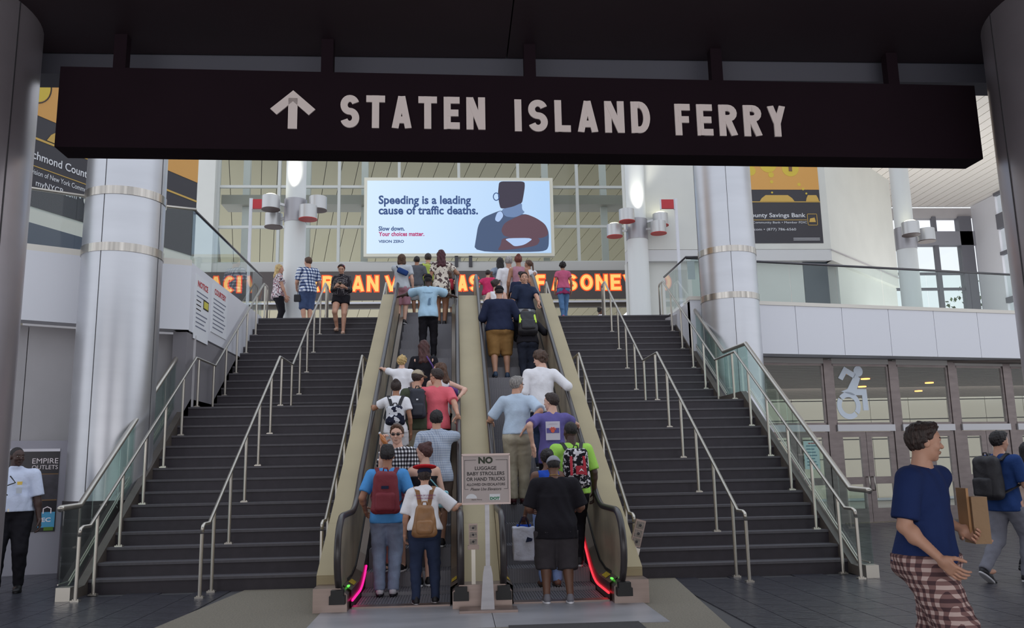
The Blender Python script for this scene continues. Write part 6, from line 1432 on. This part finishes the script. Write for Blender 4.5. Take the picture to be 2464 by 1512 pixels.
p = person('teenager in navy and white shirt looking left behind man in navy polo', (1.353, 6.370, 3.909), 1.48, 20, 1., skin='fair', hair=('short', 'black'), top=T(navy, sleeve=.8), bottom=T(white, len=1.9), head=(60, 0), lod=1)
p = person('small child in bright pink top beyond the right escalator rail', (0.780, 8.900, 4.785), 1.22, -20, 1., skin='fair', hair=('short', 'dark'), top=T(cloth('cloth_hotpink', (214, 60, 110)), sleeve=.5), bottom=T(white, len=1.), hands=((-.25, .05, .62), None), lod=2)
# ---------------- on the stairs and the upper floor
p = person('blonde woman in floral blouse and black capris beside the left white column', (-4.299, 9.921, 4.785), 1.62, -75, 1.15, skin='fair', hair=('wavy', 'blonde'), female=True, top=T(flor, sleeve=.55, sflare=.02, hem=-.06), bottom=T(black, len=1.6), hands=((-.08, .10, .50), (.10, .12, .46)), lod=1)
p = person('man in blue check shirt and denim shorts at the top left', (-3.539, 9.574, 4.785), 1.72, 22, 1.1, belly=1.15, skin='fair', hair=('short', 'brown'), top=T(chk, sleeve=.85, sflare=.012, hem=-.05, e=.018), bottom=T(cloth('denim_shorts', (74, 90, 126), noise=(6, .25)), len=1.05, e=.018, flare=.012), hands=((-.12, .16, .58), (.14, .14, .60)), head=(25, 5), lod=1)
q = wpt(p, p.bp(-.14, .0, -.13)); b_ = thing('handbag', 'small black bag hanging by the man in check shirt', 'bag', tuple(q)); Fb = Field((-.13, -.08, -.14), (.13, .08, .14), .014); Fb.box((0, 0, 0), (.08, .035, .09), .02, k=0); P_, Q_ = Fb.surf(); link('bag_body', npmesh('bag_body', P_, Q_, bagblk), b_); tubeobj('strap', [(0, 0, .08), (.03, 0, .40)], .006, bagblk, b_)
p = person('woman in black dotted blouse and shorts walking down the left stairs, looking at phone', (-2.50, 7.80, 4.29), 1.60, 180, 1.03, skin='fair', hair=('short', 'dark'), female=True, top=T(dots, sleeve=1.6, neck='collar', hem=.02), bottom=T(black, len=.42, e=.014, flare=.01, waist=.09), shoes=((196, 160, 140), (200, 170, 150)), hands=((-.06, .14, .655), (.055, .15, .665)), hstyle=('hold', 'hold'), head=(0, 22), feet=((-.065, .10, 0.0), (.085, -.03, .10)), lod=1)
tubeobj('headband', [lp(p, V3(.086*math.cos(a), .035, .03+.088*math.sin(a))) for a in np.linspace(.2, PI-.2, 12)], .010, pattern('headband', (150, 60, 70), 'noise', [(150, 60, 70), (210, 120, 50), (120, 60, 150)], 30), p.root)
q = wpt(p, (p.wr[0]+p.wr[1])/2+V3(0, .07, .03)); ph = thing('phone', 'phone held in both hands by the woman in black on the stairs', 'phone', tuple(q), math.radians(180)); MB().box(-.035, .035, -.005, .005, -.06, .06).build('case', mat('phone_gold', (190, 170, 140), .3), ph); MB().box(-.030, .030, .005, .006, -.052, .052).build('display', BLACK, ph); ph.rotation_euler = (math.radians(-40), 0, math.radians(180))
p = person('girl in pink T-shirt with magenta jumper tied round her waist, climbing right stairs', (2.56, 8.86, 4.785), 1.40, 0, .98, skin='tan', hair=('afro', 'black'), female=True, top=T(pink2, sleeve=.5, hem=.0), bottom=T(bluej, e=.008), shoes=((222, 90, 140), (232, 220, 226)), feet=((-.04, -.16, -.1), (.04, .10, 0)), lod=1)
Fb = Field((-.3, -.3, .4), (.3, .3, 1.0), .014); Fb.ecyl(p.bp(0, -.0, 0), np.eye(3), -.13, .10, .165, .115, .135, .10, k=.02); Fb.fold(.009, fr=1.2, vert=.4, seed=1); P_, Q_ = Fb.surf(); link('tied_jumper', npmesh('tied_jumper', P_, Q_, magenta), p.root)
p = person('girl with dark top bun, only her head visible beyond the top right steps', (4.495, 15.168, 4.785), 1.45, -70, .95, skin='brown', hair=('bun', 'black'), female=True, top=T(white, sleeve=.6), bottom=T(black), lod=1)
# ---------------- ground floor
p = person('security guard in white uniform shirt and black trousers at the left edge', (-5.54, .42, 0), 1.77, 197, 1.2, belly=1.25, skin='dark', hair=('buzz', 'black'), beard=False, top=T(cloth('cloth_uniform', (206, 214, 236)), sleeve=.92, sflare=.016, neck='collar', hem=.02, e=.018), bottom=T(black, e=.014, waist=.055), shoes=((24, 22, 24), (24, 22, 24)), feet=((-.12, 0, 0), (.12, .05, 0)), head=(36, 0), hands=((-.175, .03, .475), (.175, .03, .475)), lod=0)
Fb = Field((-.35, -.35, .7), (.35, .35, 1.2), .008); Fb.ecyl(p.bp(0, -.004, 0), np.eye(3), .030, .062, .232, .226, .186, .180, k=0); P_, Q_ = Fb.surf(); link('belt', npmesh('belt', P_, Q_, BLACK), p.root)
MB().box(-.03, .03, .182, .194, .93+.045, .93+.08).build('belt_buckle', mat('buckle', (190, 180, 160), .3, .8), p.root)
q = p.tp(-.045, .084*1.2, .215); MB().prism([tuple(q+V3(a, 0, b)) for a, b in ((-.025, -.02), (.025, -.02), (.03, .02), (-.03, .02))], (0, .012, 0)).build('badge', mat('badge_gold', (206, 176, 84), .35, .6), p.root)
q = p.tp(-.045, .086*1.25, .165); MB().prism([tuple(q+V3(a, 0, b)) for a, b in ((-.03, -.035), (.03, -.035), (.03, .035), (-.03, .035))], (0, .012, 0)).build('id_card', mat('id_card', (190, 196, 206), .4), p.root)
tubeobj('radio_cord', [p.tp(.02, .085, .265), p.tp(-.02, .10*1.2, .22), p.tp(.03, .105*1.2, .20), p.tp(.04, .11*1.2, .15), p.tp(.02, .115*1.2, .135)], .008, BLACK, p.root)
q = p.shl[0]+(p.elb[0]-p.shl[0])*.38; MB().ell(tuple(q+V3(-.062, .02, 0)), (.012, .03, .035), 8, 6).build('shoulder_patch', navy, p.root)
for sx in (-1, 1): MB().bar(tuple(p.tp(sx*.06, .0, .312)), tuple(p.tp(sx*.115, .0, .305)), .05, .012).build('epaulette', navy, p.root)
p = person('man in dark blue T-shirt and plaid shorts walking right across foreground', (2.73, -5.98, 0), 1.635, -145, 1.12, skin='fair', hair=('short', 'dark'), top=T(cloth('cloth_deep_blue', (34, 50, 96)), hem=-.02, sleeve=.85, sflare=.016, e=.016), bottom=T(plaid, len=1.18, e=.03, flare=.03, fold=.006), shoes=((60, 56, 60), (180, 176, 176)), feet=((-.06, -.24, .02), (.06, .30, 0)), hands=((-.165, .05, .60), (.135, .11, .52)), hstyle=('hold', 'relaxed'), head=(42, 3), beard=False, lean=3, lod=0, drop=.025)
q = wpt(p, p.wr[0]*.0+p.tp(-.165, .13, .10)); b_ = thing('paper_bag', 'brown paper package held under the arm of the walking man', 'package', tuple(q), math.radians(-100))
b_.location = tuple(wpt(p, p.tp(-.19, .10, .12)))
MB().box(-.11, .045, -.05, .04, -.13, .14).build('bag_body', mat('kraft_paper', (158, 128, 98), .8, bump=(10, .5)), b_); MB().box(-.13, .02, -.066, -.052, -.10, .19).build('folder', mat('folder_tan', (186, 140, 96), .7), b_)
p = person('young man in blue T-shirt and grey trousers wearing black backpack at right', (6.31, -1.22, 0), 1.72, -72, 1.02, skin='fair', hair=('short', 'black'), top=T(blue, sleeve=.85, sflare=.014, hem=-.06), bottom=T(cloth('cloth_midgrey', (124, 124, 134)), e=.014, flare=.008), shoes=((26, 24, 30), (190, 188, 192)), feet=((-.07, -.34, .05, .03, 35), (.07, .12, 0)), hands=(None, (.12, .16, .56)), head=(-10, 2), lod=0, drop=.02)
backpack(p, 'large black backpack on the young man in blue T-shirt', bagblk, (.155, .10, .25), .16, bagblk)
p = person('woman with long black hair in beige top and black trousers at right edge', (6.98, -.75, 0), 1.58, -75, .95, skin='tan', hair=('long', 'black'), female=True, top=T(beige, sleeve=1.3, hem=-.02), bottom=T(black, e=.007), shoes=((24, 22, 26), (24, 22, 26)), feet=((-.05, -.22, .04, .02, 25), (.05, .16, 0)), lod=0)

# groups for things that repeat
for o in COL.objects:
    c = o.get('category')
    if not c: continue
    y, z, x = o.location.y, o.location.z, o.location.x
    if c == 'person': o['group'] = 'people riding the left escalator' if (-1.5 < x < .1 and y < 9.5) and y > -2.4 else ('people riding the right escalator' if .4 < x < 1.8 and y > -2.4 else ('people on the stairs and upper floor' if z > 3 else 'people walking on the ground floor'))
    elif c == 'backpack': o['group'] = 'backpacks'
    elif c == 'handrail': o['group'] = 'steel handrails on the two staircases'
    elif c == 'escalator': o['group'] = 'the two escalators'
    elif c == 'staircase': o['group'] = 'the two staircases'
    elif c == 'cladding': o['group'] = 'beige escalator cladding'
    elif c == 'newel base': o['group'] = 'steel boxes at the escalator feet'
    elif c == 'railing': o['group'] = 'glass railings of the upper floor'
    elif c == 'column': o['group'] = 'silver columns' if z < 1 else 'white columns'
    elif c == 'poster': o['group'] = 'bank posters'
    elif c == 'balustrade': o['group'] = 'glass balustrades beside the stairs'
